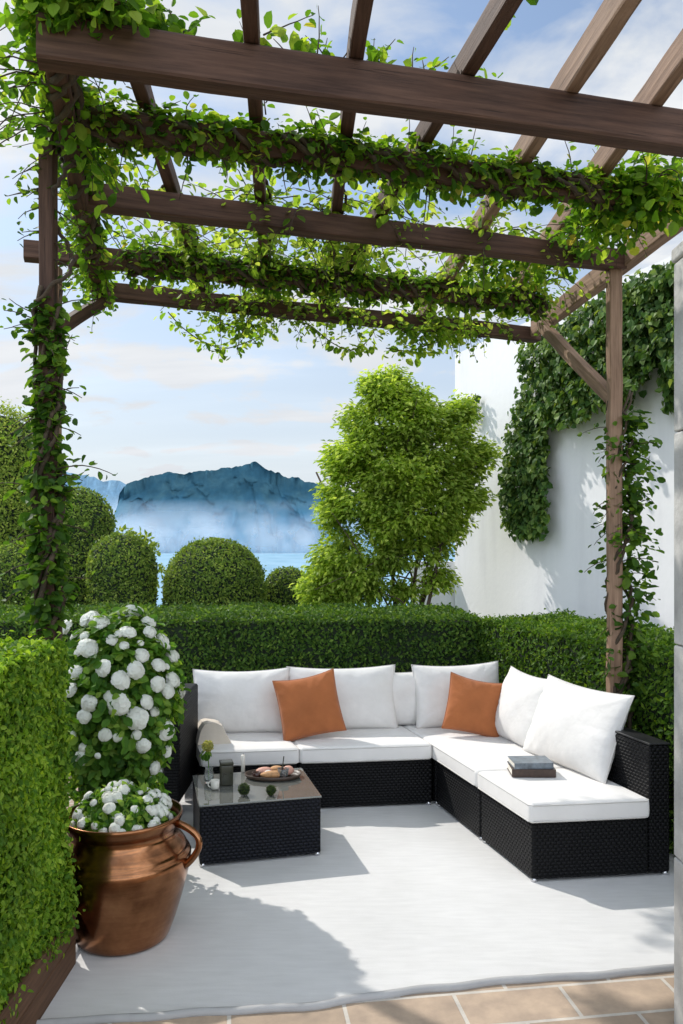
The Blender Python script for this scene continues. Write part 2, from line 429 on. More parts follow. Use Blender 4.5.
LEAF4 = (np.array([[0, 0, 0], [.27, .5, .10], [0, 1, -.04], [-.27, .5, .10]]), np.array([[0, 1, 2], [0, 2, 3]]))
LEAFN = (np.array([[0, 0, 0], [.15, .4, .05], [0, 1, -.12], [-.15, .4, .05]]), np.array([[0, 1, 2], [0, 2, 3]]))
def leaves(P, N, D, Sz, shape=LEAF6):
    P = np.asarray(P, float); n = len(P)
    N = unit(N); D = np.asarray(D, float); D = unit(D - N * np.sum(D * N, 1, keepdims=True)); Rr = np.cross(D, N)
    Sz = np.full(n, Sz) if np.isscalar(Sz) else np.asarray(Sz)
    T, F0 = shape
    V = P[:, None] + Sz[:, None, None] * (T[None, :, 0:1] * Rr[:, None] + T[None, :, 1:2] * D[:, None] + T[None, :, 2:3] * N[:, None])
    k = len(T); F = (F0[None] + (np.arange(n) * k)[:, None, None]).reshape(-1, F0.shape[1])
    return V.reshape(-1, 3), F

# camera frame used to read positions off the photograph onto real planes
CX, HY, FP, CH = 341.5, 545.0, 800.0, 1.70
def on_z(px, py, z):
    Y = (CH - z) * FP / (py - HY); return np.array([(px - CX) / FP * Y, Y, z])
def on_y(px, py, Y): return np.array([(px - CX) / FP * Y, Y, CH - (py - HY) / FP * Y])

# ------------------------------------------------------------------ the setting
def sheet(name, pts, z, mat, uv=False):
    g = Geo(); g.add([(x, y, z) for x, y in pts], [list(range(len(pts)))])
    return tag(g.build(name, mat, origin=(0, 0, 0)), kind='structure')
g = Geo()
xs = np.linspace(-140, 140, 57); ys = np.array([-60, -20, 0, 6, 9, 12, 15, 18, 20, 22, 26, 32, 40, 55, 75])
zs = np.interp(ys, [-60, 18, 20, 22, 26, 40, 75], [0, 0, -.15, -.7, -3.2, -14, -34])
V = [(x, y, z + (0.4 * math.sin(x * .7 + y) if y > 21 else 0) * 1.0) for y, z in zip(ys, zs) for x in xs]
F = [[j * 57 + i, j * 57 + i + 1, (j + 1) * 57 + i + 1, (j + 1) * 57 + i] for j in range(len(ys) - 1) for i in range(56)]
g.add(np.array(V) + np.array([0, 0, -0.008]), F, 0, True)
tag(g.build('ground', M['grass'], origin=(0, 0, 0)), kind='structure')
sheet('patio', [(-4, -6), (6, -6), (6, 2.2), (3.4, 4.2), (1.95, 6.6), (-4, 6.5)], 0.0, M['tiles'])
g = Geo(); g.add(*prism((-2.6, 3.34, 0.002), (1.46, 0, 0), (0, 1.2, 0), (0, 0, 0.02)))
tag(g.build('soil_bed', M['soil']), kind='structure')
sheet('lake', [(-9000, 60), (9000, 60), (9000, 14000), (-9000, 14000)], -30, M['water'])

def vnoise(x, seed):
    r = np.random.default_rng(seed); t = r.random(4096)
    i = np.floor(x).astype(int); f = x - i; f = f * f * (3 - 2 * f)
    return t[i % 4096] * (1 - f) + t[(i + 1) % 4096] * f
def ridge(name, prof, Y0, depth, mat, rough, nx=260, ny=34, seed=1):
    px = np.array([p[0] for p in prof], float); hz = np.array([(HY - p[1]) / FP * Y0 + CH for p in prof])
    X = (np.linspace(px[0], px[-1], nx) - CX) / FP * Y0
    H = np.interp(np.linspace(px[0], px[-1], nx), px, hz)
    V = []
    for j in range(ny):
        t = j / (ny - 1)
        k = np.clip(t / 0.55, 0, 1); env = (k ** 0.75) if t <= 0.55 else 1 - ((t - .55) / .45) ** 1.5
        rel = sum((vnoise(X / s + 100 * o + 1.3 * np.sin(t * (4 + 3 * o) + X / (s * 3)), seed + o * 17) * (1 - .5 * t) + .16 * vnoise(X / s * 1.7 + 37 * j, seed + o * 29) - .58) * a for o, (s, a) in enumerate([(160, .9), (70, .6), (32, .35), (14, .2)]))
        z = -32 + (H + 32) * env * (1 + rel * rough * (1 - abs(2 * min(t / .55, 1) - 1) * .2) * (0.0 if t > .99 else 1)) 
        if 0.5 < t < 0.6: z = -32 + (H + 32) * (1 + rel * rough * .16 + sum((vnoise(X / q_ + 11 * q_, seed + 77) - .5) * w_ for q_, w_ in ((46, .045), (20, .026), (9, .018))))
        yy = Y0 - depth * .55 + depth * t + rel * depth * 0.25
        V += list(zip(X, yy, z))
    F = [[j * nx + i, j * nx + i + 1, (j + 1) * nx + i + 1, (j + 1) * nx + i] for j in range(ny - 1) for i in range(nx - 1)]
    g = Geo(); g.add(V, F, 0, True)
    return tag(g.build(name, mat), kind='structure')
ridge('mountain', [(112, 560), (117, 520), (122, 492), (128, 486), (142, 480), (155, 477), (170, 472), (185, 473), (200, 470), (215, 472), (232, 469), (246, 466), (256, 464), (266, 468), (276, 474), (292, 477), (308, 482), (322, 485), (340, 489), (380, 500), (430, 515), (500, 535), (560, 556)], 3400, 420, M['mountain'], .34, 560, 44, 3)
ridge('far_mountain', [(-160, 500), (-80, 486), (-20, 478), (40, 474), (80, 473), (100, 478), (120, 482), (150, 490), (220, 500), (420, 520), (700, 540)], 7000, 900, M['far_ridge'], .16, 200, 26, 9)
def mist(Y, z0, z1, seed, dens, zmid, zwid, x0=-2600, x1=2600):
    g = Geo(); n = 24
    x = np.linspace(x0, x1, n); V = [(a, Y + 0.00002 * a * a, z0) for a in x] + [(a, Y + 0.00002 * a * a, z1) for a in x]
    g.add(V, [[i, i + 1, n + i + 1, n + i] for i in range(n - 1)], 0, True)
    tag(g.build('mist', mat_mist('mist', seed, dens, zmid, zwid)), kind='structure')
mist(3020, -30, 190, 1, .42, 60, 115)
mist(2880, -30, 130, 2, .34, 35, 85)
mist(2740, -30, 80, 5, .22, 10, 55)
mist(5600, -30, 420, 8, .72, 30, 330, -5000, 3000)

# ------------------------------------------------------------------ white wall
W0 = np.array([1.49, 10.5]); WD = unit(np.array([1.41, -3.71])); WN = np.array([WD[1], -WD[0]])  # normal toward the terrace
if WN[0] > 0: WN = -WN
WH = 4.2
g = Geo(); L = 9.0
g.add(*prism((W0[0], W0[1], -.05), (WD[0] * L, WD[1] * L, 0), (-WN[0] * .3, -WN[1] * .3, 0), (0, 0, WH + .05)))
wall = g.build('garden_wall', M['plaster'])
tag(wall, 'tall white rendered wall behind the right hedge, hung with ivy', 'wall')
g = Geo(); g.add(*prism((W0[0] - .56, W0[1] + .10, -.05), (.72, -.02, 0), (0, .2, 0), (0, 0, 1.53)))
tag(g.build('low_wall', M['plaster']), 'low white wall behind the trunks of the feathery tree', 'wall')
def on_wall(px, py, off=0.0):
    u = (px - CX) / FP; v = (HY - py) / FP
    Q = W0 + WN * off
    Y = Q @ WN / (u * WN[0] + WN[1]); return np.array([u * Y, Y, CH + v * Y])

# ------------------------------------------------------------------ stone pillar at the right edge
pil = thing('stone_pillar', (1.40, 2.6, 0), 'grey stone pillar at the right edge of the rug', 'pillar')
g = Geo(); zc = 0.0
for h in (0.60, 0.75, 0.75, 0.60):
    g.add(*rounded_prism((1.178, 2.40, zc), (.46, 0, 0), (0, .44, 0), (0, 0, h - .004), .008, 2, 0, 4), 0, False); zc += h
g.build('shaft', M['stone'], pil)
g = Geo(); g.add(*rounded_prism((1.171, 2.393, zc), (.474, 0, 0), (0, .454, 0), (0, 0, .05), .01, 2, 0, 3)); g.build('cap', M['stone'], pil)

# ------------------------------------------------------------------ hedges
def surf_box(O, A, B, Cv, dens, lump=0.02, faces='fbtlr'):
    """points and normals on the faces of a box: A length, B depth, C height"""
    O, A, B, Cv = [np.array(x, float) for x in (O, A, B, Cv)]
    P = []; N = []
    def f(o, u, v):
        n = int(dens * np.linalg.norm(np.cross(u, v))); a = RNG.random((n, 2))
        nn = unit(np.cross(u, v)); p = o + a[:, :1] * u + a[:, 1:] * v
        P.append(p); N.append(np.tile(nn, (n, 1)))
    if 'f' in faces: f(O, A, Cv)
    if 'b' in faces: f(O + B, Cv, A)
    if 't' in faces: f(O + Cv, A, B)
    if 'l' in faces: f(O, Cv, B)
    if 'r' in faces: f(O + A, B, Cv)
    P = np.concatenate(P); N = np.concatenate(N)
    lum = np.sin(P[:, 0] * 9 + P[:, 2] * 5) * np.sin(P[:, 1] * 8 - P[:, 2] * 7) * lump
    big = (vnoise(P[:, 0] * 2.1 + 50, 3) + vnoise(P[:, 1] * 2.3 + P[:, 2] * 3 + 90, 4) - 1) * .022
    stray = np.where(RNG.random(len(P)) < .025, RNG.uniform(.01, .055, len(P)), 0)
    return P + N * ((lum + big + stray)[:, None] + RNG.normal(0, lump * .5, (len(P), 1))), N
def clip_hedge(name, segs, dens, size, mat, label, cat='hedge', lump=.02, shape=LEAF4, droop=.2, core_in=.035, jit=.65):
    g = Geo()
    for (O, A, B, Cv, faces) in segs:
        O, A, B, Cv = [np.array(x, float) for x in (O, A, B, Cv)]
        a, b, c = unit(A), unit(B), unit(Cv)
        i = core_in
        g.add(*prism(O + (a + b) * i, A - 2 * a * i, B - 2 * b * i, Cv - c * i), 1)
        P, N = surf_box(O, A, B, Cv, dens, lump, faces)
        n = len(P)
        Nn = N + RNG.normal(0, jit, (n, 3)); D = np.array([0, 0, -droop]) + N * .5 + RNG.normal(0, .8, (n, 3))
        g.add(*leaves(P - N * size * .35, Nn, D, size * RNG.uniform(.65, 1.3, n), shape), 0)
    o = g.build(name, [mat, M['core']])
    return tag(o, label, cat)
# long back hedge
BY = 6.62
a0 = np.array([-5.2, 5.70, 0]); a1 = np.array([1.17, 6.66, 0])
clip_hedge('clipped_hedge', [((-5.2, 6.58, 0), (6.37, .08, 0), (-.1, 1.38, 0), (0, 0, 1.09), 'ftr')], 4200, .037, M['hedge'], 'long low clipped box hedge running behind the back row of the sofa')
dR = unit(np.array([.64, -2.3, 0])); Rl = 4.2
clip_hedge('clipped_hedge', [((1.12, 6.80, 0), dR * Rl, (.86, .30, 0), (0, 0, 1.09), 'ftr'), ], 4200, .037, M['hedge_light'], 'clipped box hedge along the white wall behind the right arm of the sofa')
# near hedge in its wooden planter
clip_hedge('leafy_hedge', [((-1.095, 1.5, .17), (0, 1.69, 0), (-.78, 0, 0), (0, 0, 1.15), 'ftlr')], 19000, .0215, M['near_hedge'], 'bright green leafy hedge filling the wooden planter at the left edge', lump=.02, shape=LEAF6, droop=.9, core_in=.05, jit=.55)
pl = thing('wooden_planter', (-1.48, 2.35, 0), 'brown wooden planter box under the bright green hedge at the left edge', 'planter')
for k in range(2):
    g = Geo(); g.add(*rounded_prism((0, 0, 0), (1.74, 0, 0), (0, .03, 0), (0, 0, .105), .004, 1, 0, 4))
    o = g.build('board', M['planter_wood'], None, origin=(0, 0, 0)); o.location = (-1.075, 1.5, .005 + k * .108); o.rotation_euler = (0, 0, R(90))
    attach(o, pl)
for k in range(2):
    g = Geo(); g.add(*rounded_prism((0, 0, 0), (.78, 0, 0), (0, .03, 0), (0, 0, .105), .004, 1, 0, 4))
    o = g.build('end_board', M['planter_wood'], None, origin=(0, 0, 0)); o.location = (-1.888, 3.212, .005 + k * .108); attach(o, pl)

# ------------------------------------------------------------------ topiary domes and shrubs behind the hedge
def dome(px, rpx, ytop, Y, label, mat='topiary', square=2.02, dens=2600, size=.045, fluffy=0.0, name='topiary_dome', group='clipped topiary domes behind the hedge'):
    c = on_y(px, 600, Y); r = rpx / FP * Y; H = CH + (HY - ytop) / FP * Y
    cap = min(r * 1.02, H * .8)
    prof = []
    for k in range(18):
        th = math.pi / 2 * k / 17
        prof.append((r * math.cos(th) ** (2 / square), H - cap + cap * math.sin(th) ** (2 / square)))
    prof = [(r * .9, 0), (r * .97, (H - cap) * .5)] + prof
    pr = np.array(prof)
    g = Geo()
    ang = None
    prc = pr.copy(); prc[:, 0] *= .95; prc[:, 1] *= .985
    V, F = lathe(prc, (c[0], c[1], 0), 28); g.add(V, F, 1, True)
    seg = np.linalg.norm(np.diff(pr, axis=0), axis=1); rm = (pr[:-1, 0] + pr[1:, 0]) / 2
    w = seg * np.maximum(rm, .01); n = int(dens * 2 * math.pi * w.sum())
    k = RNG.choice(len(seg), n, p=w / w.sum()); t = RNG.random(n)
    q = pr[k] * (1 - t[:, None]) + pr[k + 1] * t[:, None]
    tan = unit(pr[k + 1] - pr[k]); nr = np.stack([tan[:, 1], -tan[:, 0]], 1)
    a = RNG.random(n) * 2 * math.pi
    keep = np.sin(a) < .45
    q, nr, a = q[keep], nr[keep], a[keep]; n = len(a)
    lum = 1 + .018 * np.sin(a * 5 + q[:, 1] * 6) * np.sin(q[:, 1] * 9 + a * 3)
    P = np.stack([c[0] + q[:, 0] * lum * np.cos(a), c[1] + q[:, 0] * lum * np.sin(a), q[:, 1]], 1)
    N = np.stack([nr[:, 0] * np.cos(a), nr[:, 0] * np.sin(a), nr[:, 1]], 1)
    P += N * np.where(RNG.random(n) < .03, RNG.uniform(.01, .06, n), 0)[:, None]
    if fluffy: P += N * np.abs(RNG.normal(0, fluffy, (n, 1))) * (P[:, 2:3] / H) ** 3
    g.add(*leaves(P - N * size * .3, N + RNG.normal(0, .6, (n, 3)), N * .6 + RNG.normal(0, .8, (n, 3)), size * RNG.uniform(.6, 1.3, n), LEAF4), 0)
    o = g.build(name, [M[mat], M['core']])
    return tag(o, label, 'topiary', group)
dome(215, 51, 538, 11, 'broad round topiary dome standing alone before the lake')
dome(288, 25, 567, 12, 'smallest topiary dome, to the right of the broad one')
dome(76, 37, 487, 11.6, 'tall topiary dome just right of the vine covered left post')
dome(122, 34, 533, 10.6, 'mid height topiary dome between the tall one and the broad one')
dome(14, 36, 544, 10.2, 'low topiary dome left of the vine covered post, at the left edge')
dome(-6, 45, 412, 13, 'very tall column topiary with a fluffy top in sunlit pale green at the left edge', 'light_top', 2.4, 2200, .055, .10, 'topiary_column')
dome(334, 20, 566, 10.6, 'pale yellow green ball bush under the feathery tree', 'light_top', 2.1, 2600, .045, .02, 'ball_bush')

def shrub(name, blobs, Y, size, nl, mat, label, cat, depth=.35, shape=LEAF4, stems=True):
    g = Geo(); base = on_y(np.mean([b[0] for b in blobs]), 600, Y); base[2] = 0
    t = thing(name, tuple(base), label, cat)
    if stems:
        for b in blobs:
            q = on_y(b[0], b[1], Y); mid = (base + q) / 2 + RNG.normal(0, .05, 3)
            g.add(*tube([base + RNG.normal(0, .02, 3) * [1, 1, 0], mid, q], [.018, .012, .005], 5))
        g.build('stem', M['tree_bark'], t)
    g = Geo()
    for (px, py, r) in blobs:
        q = on_y(px, py, Y); rr = r / FP * Y
        n = int(nl * (r / 20) ** 2)
        d = rand_dirs(n); P = q + d * rr * RNG.uniform(.55, 1.05, (n, 1)) * np.array([1, .9, 1])
        g.add(*leaves(P, d + RNG.normal(0, .5, (n, 3)), d + RNG.normal(0, .6, (n, 3)), size * RNG.uniform(.6, 1.3, n), shape), 0)
    g.build('foliage', mat, t)
    return t
shrub('leafy_shrub', [(138, 545, 13), (125, 538, 10), (150, 552, 9), (158, 570, 7), (150, 585, 9)], 12.4, .10, 260, M['light_top'], 'loose pale leafy shrub peeping over the topiary domes by the lake', 'shrub')

# ------------------------------------------------------------------ feathery tree
TY = 8.9
tree = thing('feathery_tree', (on_y(402, 600, TY)[0], TY, 0), 'feathery light green tree with several thin stems before the white wall', 'tree')
blobs = [(384, 398, 24), (362, 428, 24), (408, 420, 34), (349, 458, 24), (388, 462, 40), (438, 440, 34), (462, 470, 26), (344, 500, 26), (398, 510, 40),
         (448, 508, 32), (331, 512, 15), (342, 548, 25), (324, 574, 20), (358, 580, 24), (392, 552, 24), (432, 542, 24), (468, 500, 18), (376, 388, 12), (414, 404, 14), (455, 415, 16), (316, 588, 17), (346, 592, 17), (372, 588, 15), (404, 590, 9), (440, 578, 12), (388, 498, 36), (420, 478, 34), (340, 470, 12), (478, 455, 12), (395, 382, 9)]
g = Geo(); gb = np.array([on_y(402, 600, TY)[0], TY, 0.0])
tips = []
for k, (bx, ang) in enumerate([(-.12, -.45), (-.03, -.15), (.05, .1), (.10, .3), (.04, .4)]):
    p = gb + [bx, RNG.normal(0, .06), 0]
    path = [p]
    for s in range(6):
        p = p + np.array([ang * .16 * (1 + .3 * s) + RNG.normal(0, .03), RNG.normal(0, .05), .42]); path.append(p)
    g.add(*tube(path, np.linspace(.030, .010, 7), 7), 0, True)
    tips.append(path)
for b in blobs:
    q = on_y(b[0], b[1], TY) + [0, RNG.normal(0, .25), 0]
    pa = tips[RNG.integers(5)]; s = pa[2 + RNG.integers(3)]
    g.add(*tube([s, (s + q) / 2 + [0, 0, .08], q], [.012, .008, .003], 5), 0, True)
g.build('trunk', M['tree_bark'], tree)
g = Geo()
for (px, py, r) in blobs:
    q = on_y(px, py, TY); rr = .88 * r / FP * TY
    nc = int(6 + r * r / 38)
    for c in range(nc):
        d = rand_dirs(1)[0]; cc = q + d * rr * RNG.random() ** .4 * np.array([1, 1.3, 1])
        n = 95; u = rand_dirs(n); u[:, 2] = u[:, 2] * .75
        out = unit(cc - (gb + [0, 0, 2.2])) * .6
        P = cc + u * RNG.uniform(.02, .19, (n, 1)) * [1, 1, .9]
        D = u * .8 + out + np.array([0, 0, -.25]) + RNG.normal(0, .25, (n, 3))
        N = np.array([0, 0, .8]) + u * .5 + RNG.normal(0, .4, (n, 3))
        g.add(*leaves(P, N, D, RNG.uniform(.04, .085, n), LEAF4), 0)
g.build('crown', M['acer'], tree)

# ------------------------------------------------------------------ rug
rug = thing('outdoor_rug', (.2, 4.4, 0), 'pale grey outdoor rug with a wavy bound front edge under the sofa and table', 'rug')
fr = np.array([(-1.10, 2.83), (-.8, 2.872), (-.514, 2.906), (-.3, 2.925), (-.079, 2.957), (.269, 3.05), (.5, 3.095), (.698, 3.126), (1.0, 3.16), (1.318, 3.21), (1.62, 3.245), (1.95, 3.27)])
tt = np.linspace(0, 1, len(fr)); ts = np.linspace(0, 1, 70)
def smooth_path(p, n):
    d = np.concatenate([[0], np.cumsum(np.linalg.norm(np.diff(p, axis=0), axis=1))]); s = np.linspace(0, d[-1], n)
    q = np.stack([np.interp(s, d, p[:, i]) for i in range(p.shape[1])], 1)
    for _ in range(3): q[1:-1] = (q[:-2] + 2 * q[1:-1] + q[2:]) / 4
    return q
fp = smooth_path(fr, 90)
fp[:, 1] += .004 * np.sin(fp[:, 0] * 11) + .003 * np.sin(fp[:, 0] * 23 + 1)
nrow = 30; g = Geo(); V = []
back = np.stack([np.linspace(-1.14, 1.78, 90), np.full(90, 6.3)], 1)
for r_ in range(nrow):
    t = (r_ / (nrow - 1)) ** 1.6
    for i in range(90):
        x, y = fp[i] * (1 - t) + back[i] * t
        z = .006 + (.0015 * math.sin(x * 5 + y * 3) * math.sin(y * 4.3 - x) if r_ > 0 else 0)
        V.append((x, y, min(z, .0068)))
F = [[j * 90 + i, j * 90 + i + 1, (j + 1) * 90 + i + 1, (j + 1) * 90 + i] for j in range(nrow - 1) for i in range(89)]
g.add(V, F, 0, True); g.build('field', M['rug'], rug)
edge = np.concatenate([np.stack([np.linspace(-1.14, fp[0][0], 24), np.linspace(6.3, fp[0][1], 24)], 1)[:-1], fp])
E = np.column_stack([edge, np.full(len(edge), .007)]); E[:, 1] -= .012; E[:, 2] += .0015 * np.sin(np.arange(len(E)) * .7)
g = Geo(); g.add(*tube(E, .0155, 10), 0, True); g.build('binding', M['rug_edge'], rug)
E2 = np.column_stack([edge, np.full(len(edge), .0075)]); E2[:, 1] += .008
g = Geo(); g.add(*tube(E2, .0042, 6), 0, True); g.build('seam', M['rug_seam'], rug)

# ------------------------------------------------------------------ sofa
C0 = np.array([.609, 5.21, 0.]); e1 = np.array([.992, .126, 0.]); e2 = np.array([-.275, .961, 0.]); ez = np.array([0, 0, 1.])
FZ = .0070
def ab(a, b, z=0.): return C0 + e1 * a + e2 * b + ez * z
DPT = .745; BK = .115
def sofa_module(a0, a1, b0, b1, label, backs, corner=False):
    c = ab((a0 + a1) / 2, (b0 + b1) / 2)
    t = thing('sofa_module', tuple(c), label, 'sofa', 'black rattan sofa modules')
    g = Geo(); gap = .004
    A0, A1, B0, B1 = a0 + gap, a1 - gap, b0 + gap, b1 - gap
    A1s = A1 - (BK + .003 if 'r' in backs else 0); B1s = B1 - (BK + .003 if 'b' in backs else 0)
    g.add(*rounded_prism(ab(A0, B0, FZ + .013), e1 * (A1s - A0), e2 * (B1s - B0), ez * (.302 - FZ - .013), .012, 2, 0, 6))
    g.build('base', M['wicker'], t, uv=True)
    for side in backs:
        g = Geo(); z0 = FZ + .013; h = .672 - z0
        if side == 'b': O, A, B = ab(A0, B1 - BK, z0), e1 * (A1 - A0), e2 * BK
        else: O, A, B = ab(A1 - BK, B0, z0), e1 * BK, e2 * ((B1 - B0) - (BK + .004 if corner else 0))
        g.add(*rounded_prism(O, A, B, ez * h, .014, 2, 0, 6))
        bk = g.build('backrest', M['wicker'], t, uv=True)
        g = Geo()
        g.add(*rounded_prism(O - unit(A) * .0 + ez * (h + .002), A, B, ez * .012, .005, 2, 0, 3)); g.build('top_rail', M['black_frame'], bk)
    for (fa, fb) in ((A0 + .018, B0 + .018), (A1 - .018, B0 + .018), (A0 + .018, B1 - .018), (A1 - .018, B1 - .018)):
        g = Geo(); g.add(*lathe([(.001, FZ), (.016, FZ), (.018, FZ + .006), (.014, FZ + .024), (.001, FZ + .024)], ab(fa, fb), 12), 0, True)
        g.build('foot', M['chrome'], t)
    return t
sofa_module(-1.50, -.892, 0, DPT, 'left end black rattan sofa section of the back row, behind the coffee table', 'b')
sofa_module(-.890, -.012, 0, DPT, 'middle black rattan sofa section of the back row, right of the coffee table', 'b')
sofa_module(0, DPT, 0, DPT, 'corner black rattan sofa section under the right hand orange pillow', 'br', True)
sofa_module(0, DPT, -.655, -.002, 'right arm black rattan sofa section next to the corner', 'r')
sofa_module(0, DPT, -1.253, -.661, 'front end black rattan sofa section of the right arm, nearest the stone pillar', 'r')

def seat_cushion(a0, a1, b0, b1, label):
    z0, z1 = .3035, .408
    O = ab(a0, b0, z0); A = e1 * (a1 - a0); B = e2 * (b1 - b0)
    g = Geo(); g.add(*rounded_prism(O, A, B, ez * (z1 - z0), .022, 4, .007, 12), 0, True)
    o = g.build('seat_cushion', M['seat_fabric']); tag(o, label, 'cushion', 'off white seat cushions on the sofa')
    for z in (z1 - .012, z0 + .012):
        loop = []
        for (p, q) in ((O, O + A), (O + A, O + A + B), (O + A + B, O + B), (O + B, O)):
            for s in np.linspace(.03, .97, 8): loop.append(p + (q - p) * s + ez * (z - z0))
        loop = np.array(loop); cen = loop.mean(0); loop[:, :2] += unit(loop - cen)[:, :2] * .001
        loop = np.concatenate([loop, loop[:2]])
        g = Geo(); g.add(*tube(loop, .0038, 6, False), 0, True); g.build('piping', M['piping'], o)
    return o
FE = DPT - BK - .006
seat_cushion(-1.505, -.888, -.012, FE, 'off white seat cushion at the left end of the back row, beside the beige throw')
seat_cushion(-.882, -.022, -.012, FE, 'off white seat cushion in the middle of the back row, before the left orange pillow')
seat_cushion(-.014, FE, -.648, FE, 'long off white seat cushion filling the corner under the right orange pillow')
seat_cushion(-.014, FE, -1.262, -.655, 'off white seat cushion at the front end of the right arm, under the books')

def pillow(name, P0, P1, up, size_h, thick, mat, label, cat, group=None, roll=0.0, pinch=.05, seed=0, pip=True, crease=.95):
    """a stuffed knife-edge pillow standing on the line P0-P1, leaning along up"""
    r = np.random.default_rng(seed)
    P0, P1 = np.array(P0, float), np.array(P1, float)
    w = np.linalg.norm(P1 - P0); ex = unit(P1 - P0); up = np.array(up, float); ey = unit(up - ex * np.dot(up, ex)); en = np.cross(ex, ey)
    c = (P0 + P1) / 2 + ey * size_h / 2
    cr, sr = math.cos(roll), math.sin(roll); ex, ey = ex * cr + ey * sr, ey * cr - ex * sr
    if roll: c = c + np.array([0, 0, 1]) * (abs(sr) * w * .5 * .55)
    n = 34; us = np.sin(np.linspace(-math.pi / 2, math.pi / 2, n)) * .35 + np.linspace(-1, 1, n) * .65
    ph = r.random(8) * 6.28
    def edge(u, v):
        x = w / 2 * u * (1 - pinch * (1 - v * v) ** 1.0); y = size_h / 2 * v * (1 - pinch * 1.1 * (1 - u * u))
        y -= .012 * (1 - u * u) * (v > 0) * v
        return x, y
    V = []; idx = {}; F = []
    for side in (1, -1):
        for j, v in enumerate(us):
            for i, u in enumerate(us):
                rim = i in (0, n - 1) or j in (0, n - 1)
                if rim and side == -1: idx[(side, i, j)] = idx[(1, i, j)]; continue
                x, y = edge(u, v)
                prof = ((1 - abs(u) ** 2.6) * (1 - abs(v) ** 2.6)) ** .52
                fall = 1 + .10 * (-v)
                z = side * thick / 2 * prof * fall
                ed = max(abs(u), abs(v)); k = (ed ** 3) * (1 - ed ** 8)
                ang = math.atan2(v, u)
                wr = math.sin(ang * 13 + ph[0]) * .5 + math.sin(ang * 21 + ph[1] + u * 2) * .5 + .5 * math.sin(ang * 37 + ph[5])
                z += side * crease * .007 * wr * k
                z += side * crease * .006 * math.sin(u * 3 + v * 2.2 + ph[2]) * prof + side * crease * .004 * math.sin(u * 5.5 - v * 4 + ph[3]) * prof
                V.append(c + ex * x + ey * y + en * z); idx[(side, i, j)] = len(V) - 1
        for j in range(n - 1):
            for i in range(n - 1):
                q = [idx[(side, i, j)], idx[(side, i + 1, j)], idx[(side, i + 1, j + 1)], idx[(side, i, j + 1)]]
                F.append(q if side == 1 else q[::-1])
    g = Geo(); g.add(V, F, 0, True)
    o = g.build(name, M[mat]); tag(o, label, cat, group)
    if pip:
        lp = []
        for (s0, s1) in (((-1, -1), (1, -1)), ((1, -1), (1, 1)), ((1, 1), (-1, 1)), ((-1, 1), (-1, -1))):
            for k in range(14):
                t = k / 14; u = s0[0] + (s1[0] - s0[0]) * t; v = s0[1] + (s1[1] - s0[1]) * t
                x, y = edge(u, v); lp.append(c + ex * x + ey * y)
        lp.append(lp[0]); g = Geo(); g.add(*tube(lp, .0032, 5, False), 0, True)
        g.build('piping', M['piping'] if mat == 'white_fabric' else M[mat], o)
    return o
SZ = .405; GB = 'off white back cushions along the sofa'
def lean(front, k): return ez + front * k
pillow('back_cushion', ab(-1.52, .43, SZ), ab(-.845, .43, SZ), ez + e2 * .30, .45, .20, 'white_fabric', 'off white back cushion at the far left of the sofa, beside the beige throw', 'cushion', GB, seed=1)
pillow('back_cushion', ab(-.865, .45, SZ), ab(-.085, .45, SZ), ez + e2 * .28, .452, .20, 'white_fabric', 'wide off white back cushion partly behind the left orange pillow', 'cushion', GB, seed=2)
pillow('back_cushion', ab(-.28, .535, SZ), ab(.22, .535, SZ), ez + e2 * .08, .40, .12, 'white_fabric', 'off white cushion mostly hidden in the gap left of the corner cushion', 'cushion', GB, seed=3)
pillow('back_cushion', ab(.03, .43, SZ), ab(.67, .42, SZ), ez + e2 * .28, .455, .20, 'white_fabric', 'off white back cushion in the corner behind the right orange pillow', 'cushion', GB, roll=R(1.5), seed=4)
pillow('back_cushion', ab(.49, .24, SZ), ab(.50, -.36, SZ), ez + e1 * .34, .48, .19, 'white_fabric', 'off white cushion on the right arm, just right of the right orange pillow', 'cushion', GB, seed=5)
pillow('back_cushion', ab(.46, -.25, SZ), ab(.535, -1.01, SZ), ez + e1 * .44, .51, .20, 'white_fabric', 'large off white cushion nearest the front end of the right arm', 'cushion', GB, seed=6)
pillow('throw_pillow', ab(-.985, .20, SZ), ab(-.57, .17, SZ), ez + e2 * .34, .42, .15, 'orange', 'rust orange square pillow left of centre on the back row', 'pillow', 'rust orange throw pillows', roll=R(11), pinch=.06, seed=7)
pillow('throw_pillow', ab(.14, .14, SZ), ab(.52, .10, SZ), ez + e2 * .32, .385, .14, 'orange', 'rust orange square pillow leaning in the corner of the sofa', 'pillow', 'rust orange throw pillows', roll=R(-12), pinch=.06, seed=8)

# beige folded throw at the left end
g = Geo()
pts = [(-1.52, .16), (-1.30, .14)]
o_ = ab(-1.51, .14, SZ + .004)
prof = [(0, 0), (.02, .085), (.045, .13), (.075, .142), (.125, .138), (.155, .125), (.185, .06), (.215, .004)]
V = []; nb = 9
for (x, z) in prof:
    for j in range(nb): V.append(o_ + e1 * (x + .004 * math.sin(j * 1.3)) + e2 * (j / (nb - 1) * .24) + ez * (z * (1 - .15 * (j / nb)) + .003 * math.sin(j * 1.7 + x * 30)))
F = [[i * nb + j, (i + 1) * nb + j, (i + 1) * nb + j + 1, i * nb + j + 1] for i in range(len(prof) - 1) for j in range(nb - 1)]
F.append([i * nb for i in range(len(prof))]); F.append([i * nb + nb - 1 for i in range(len(prof))][::-1])
F.append([0 * nb + j for j in range(nb)][::1] + [(len(prof) - 1) * nb + j for j in range(nb)][::-1])
g.add(V, F, 0, False)
tag(g.build('folded_throw', M['beige']), 'small beige folded throw on the left end seat cushion', 'throw')

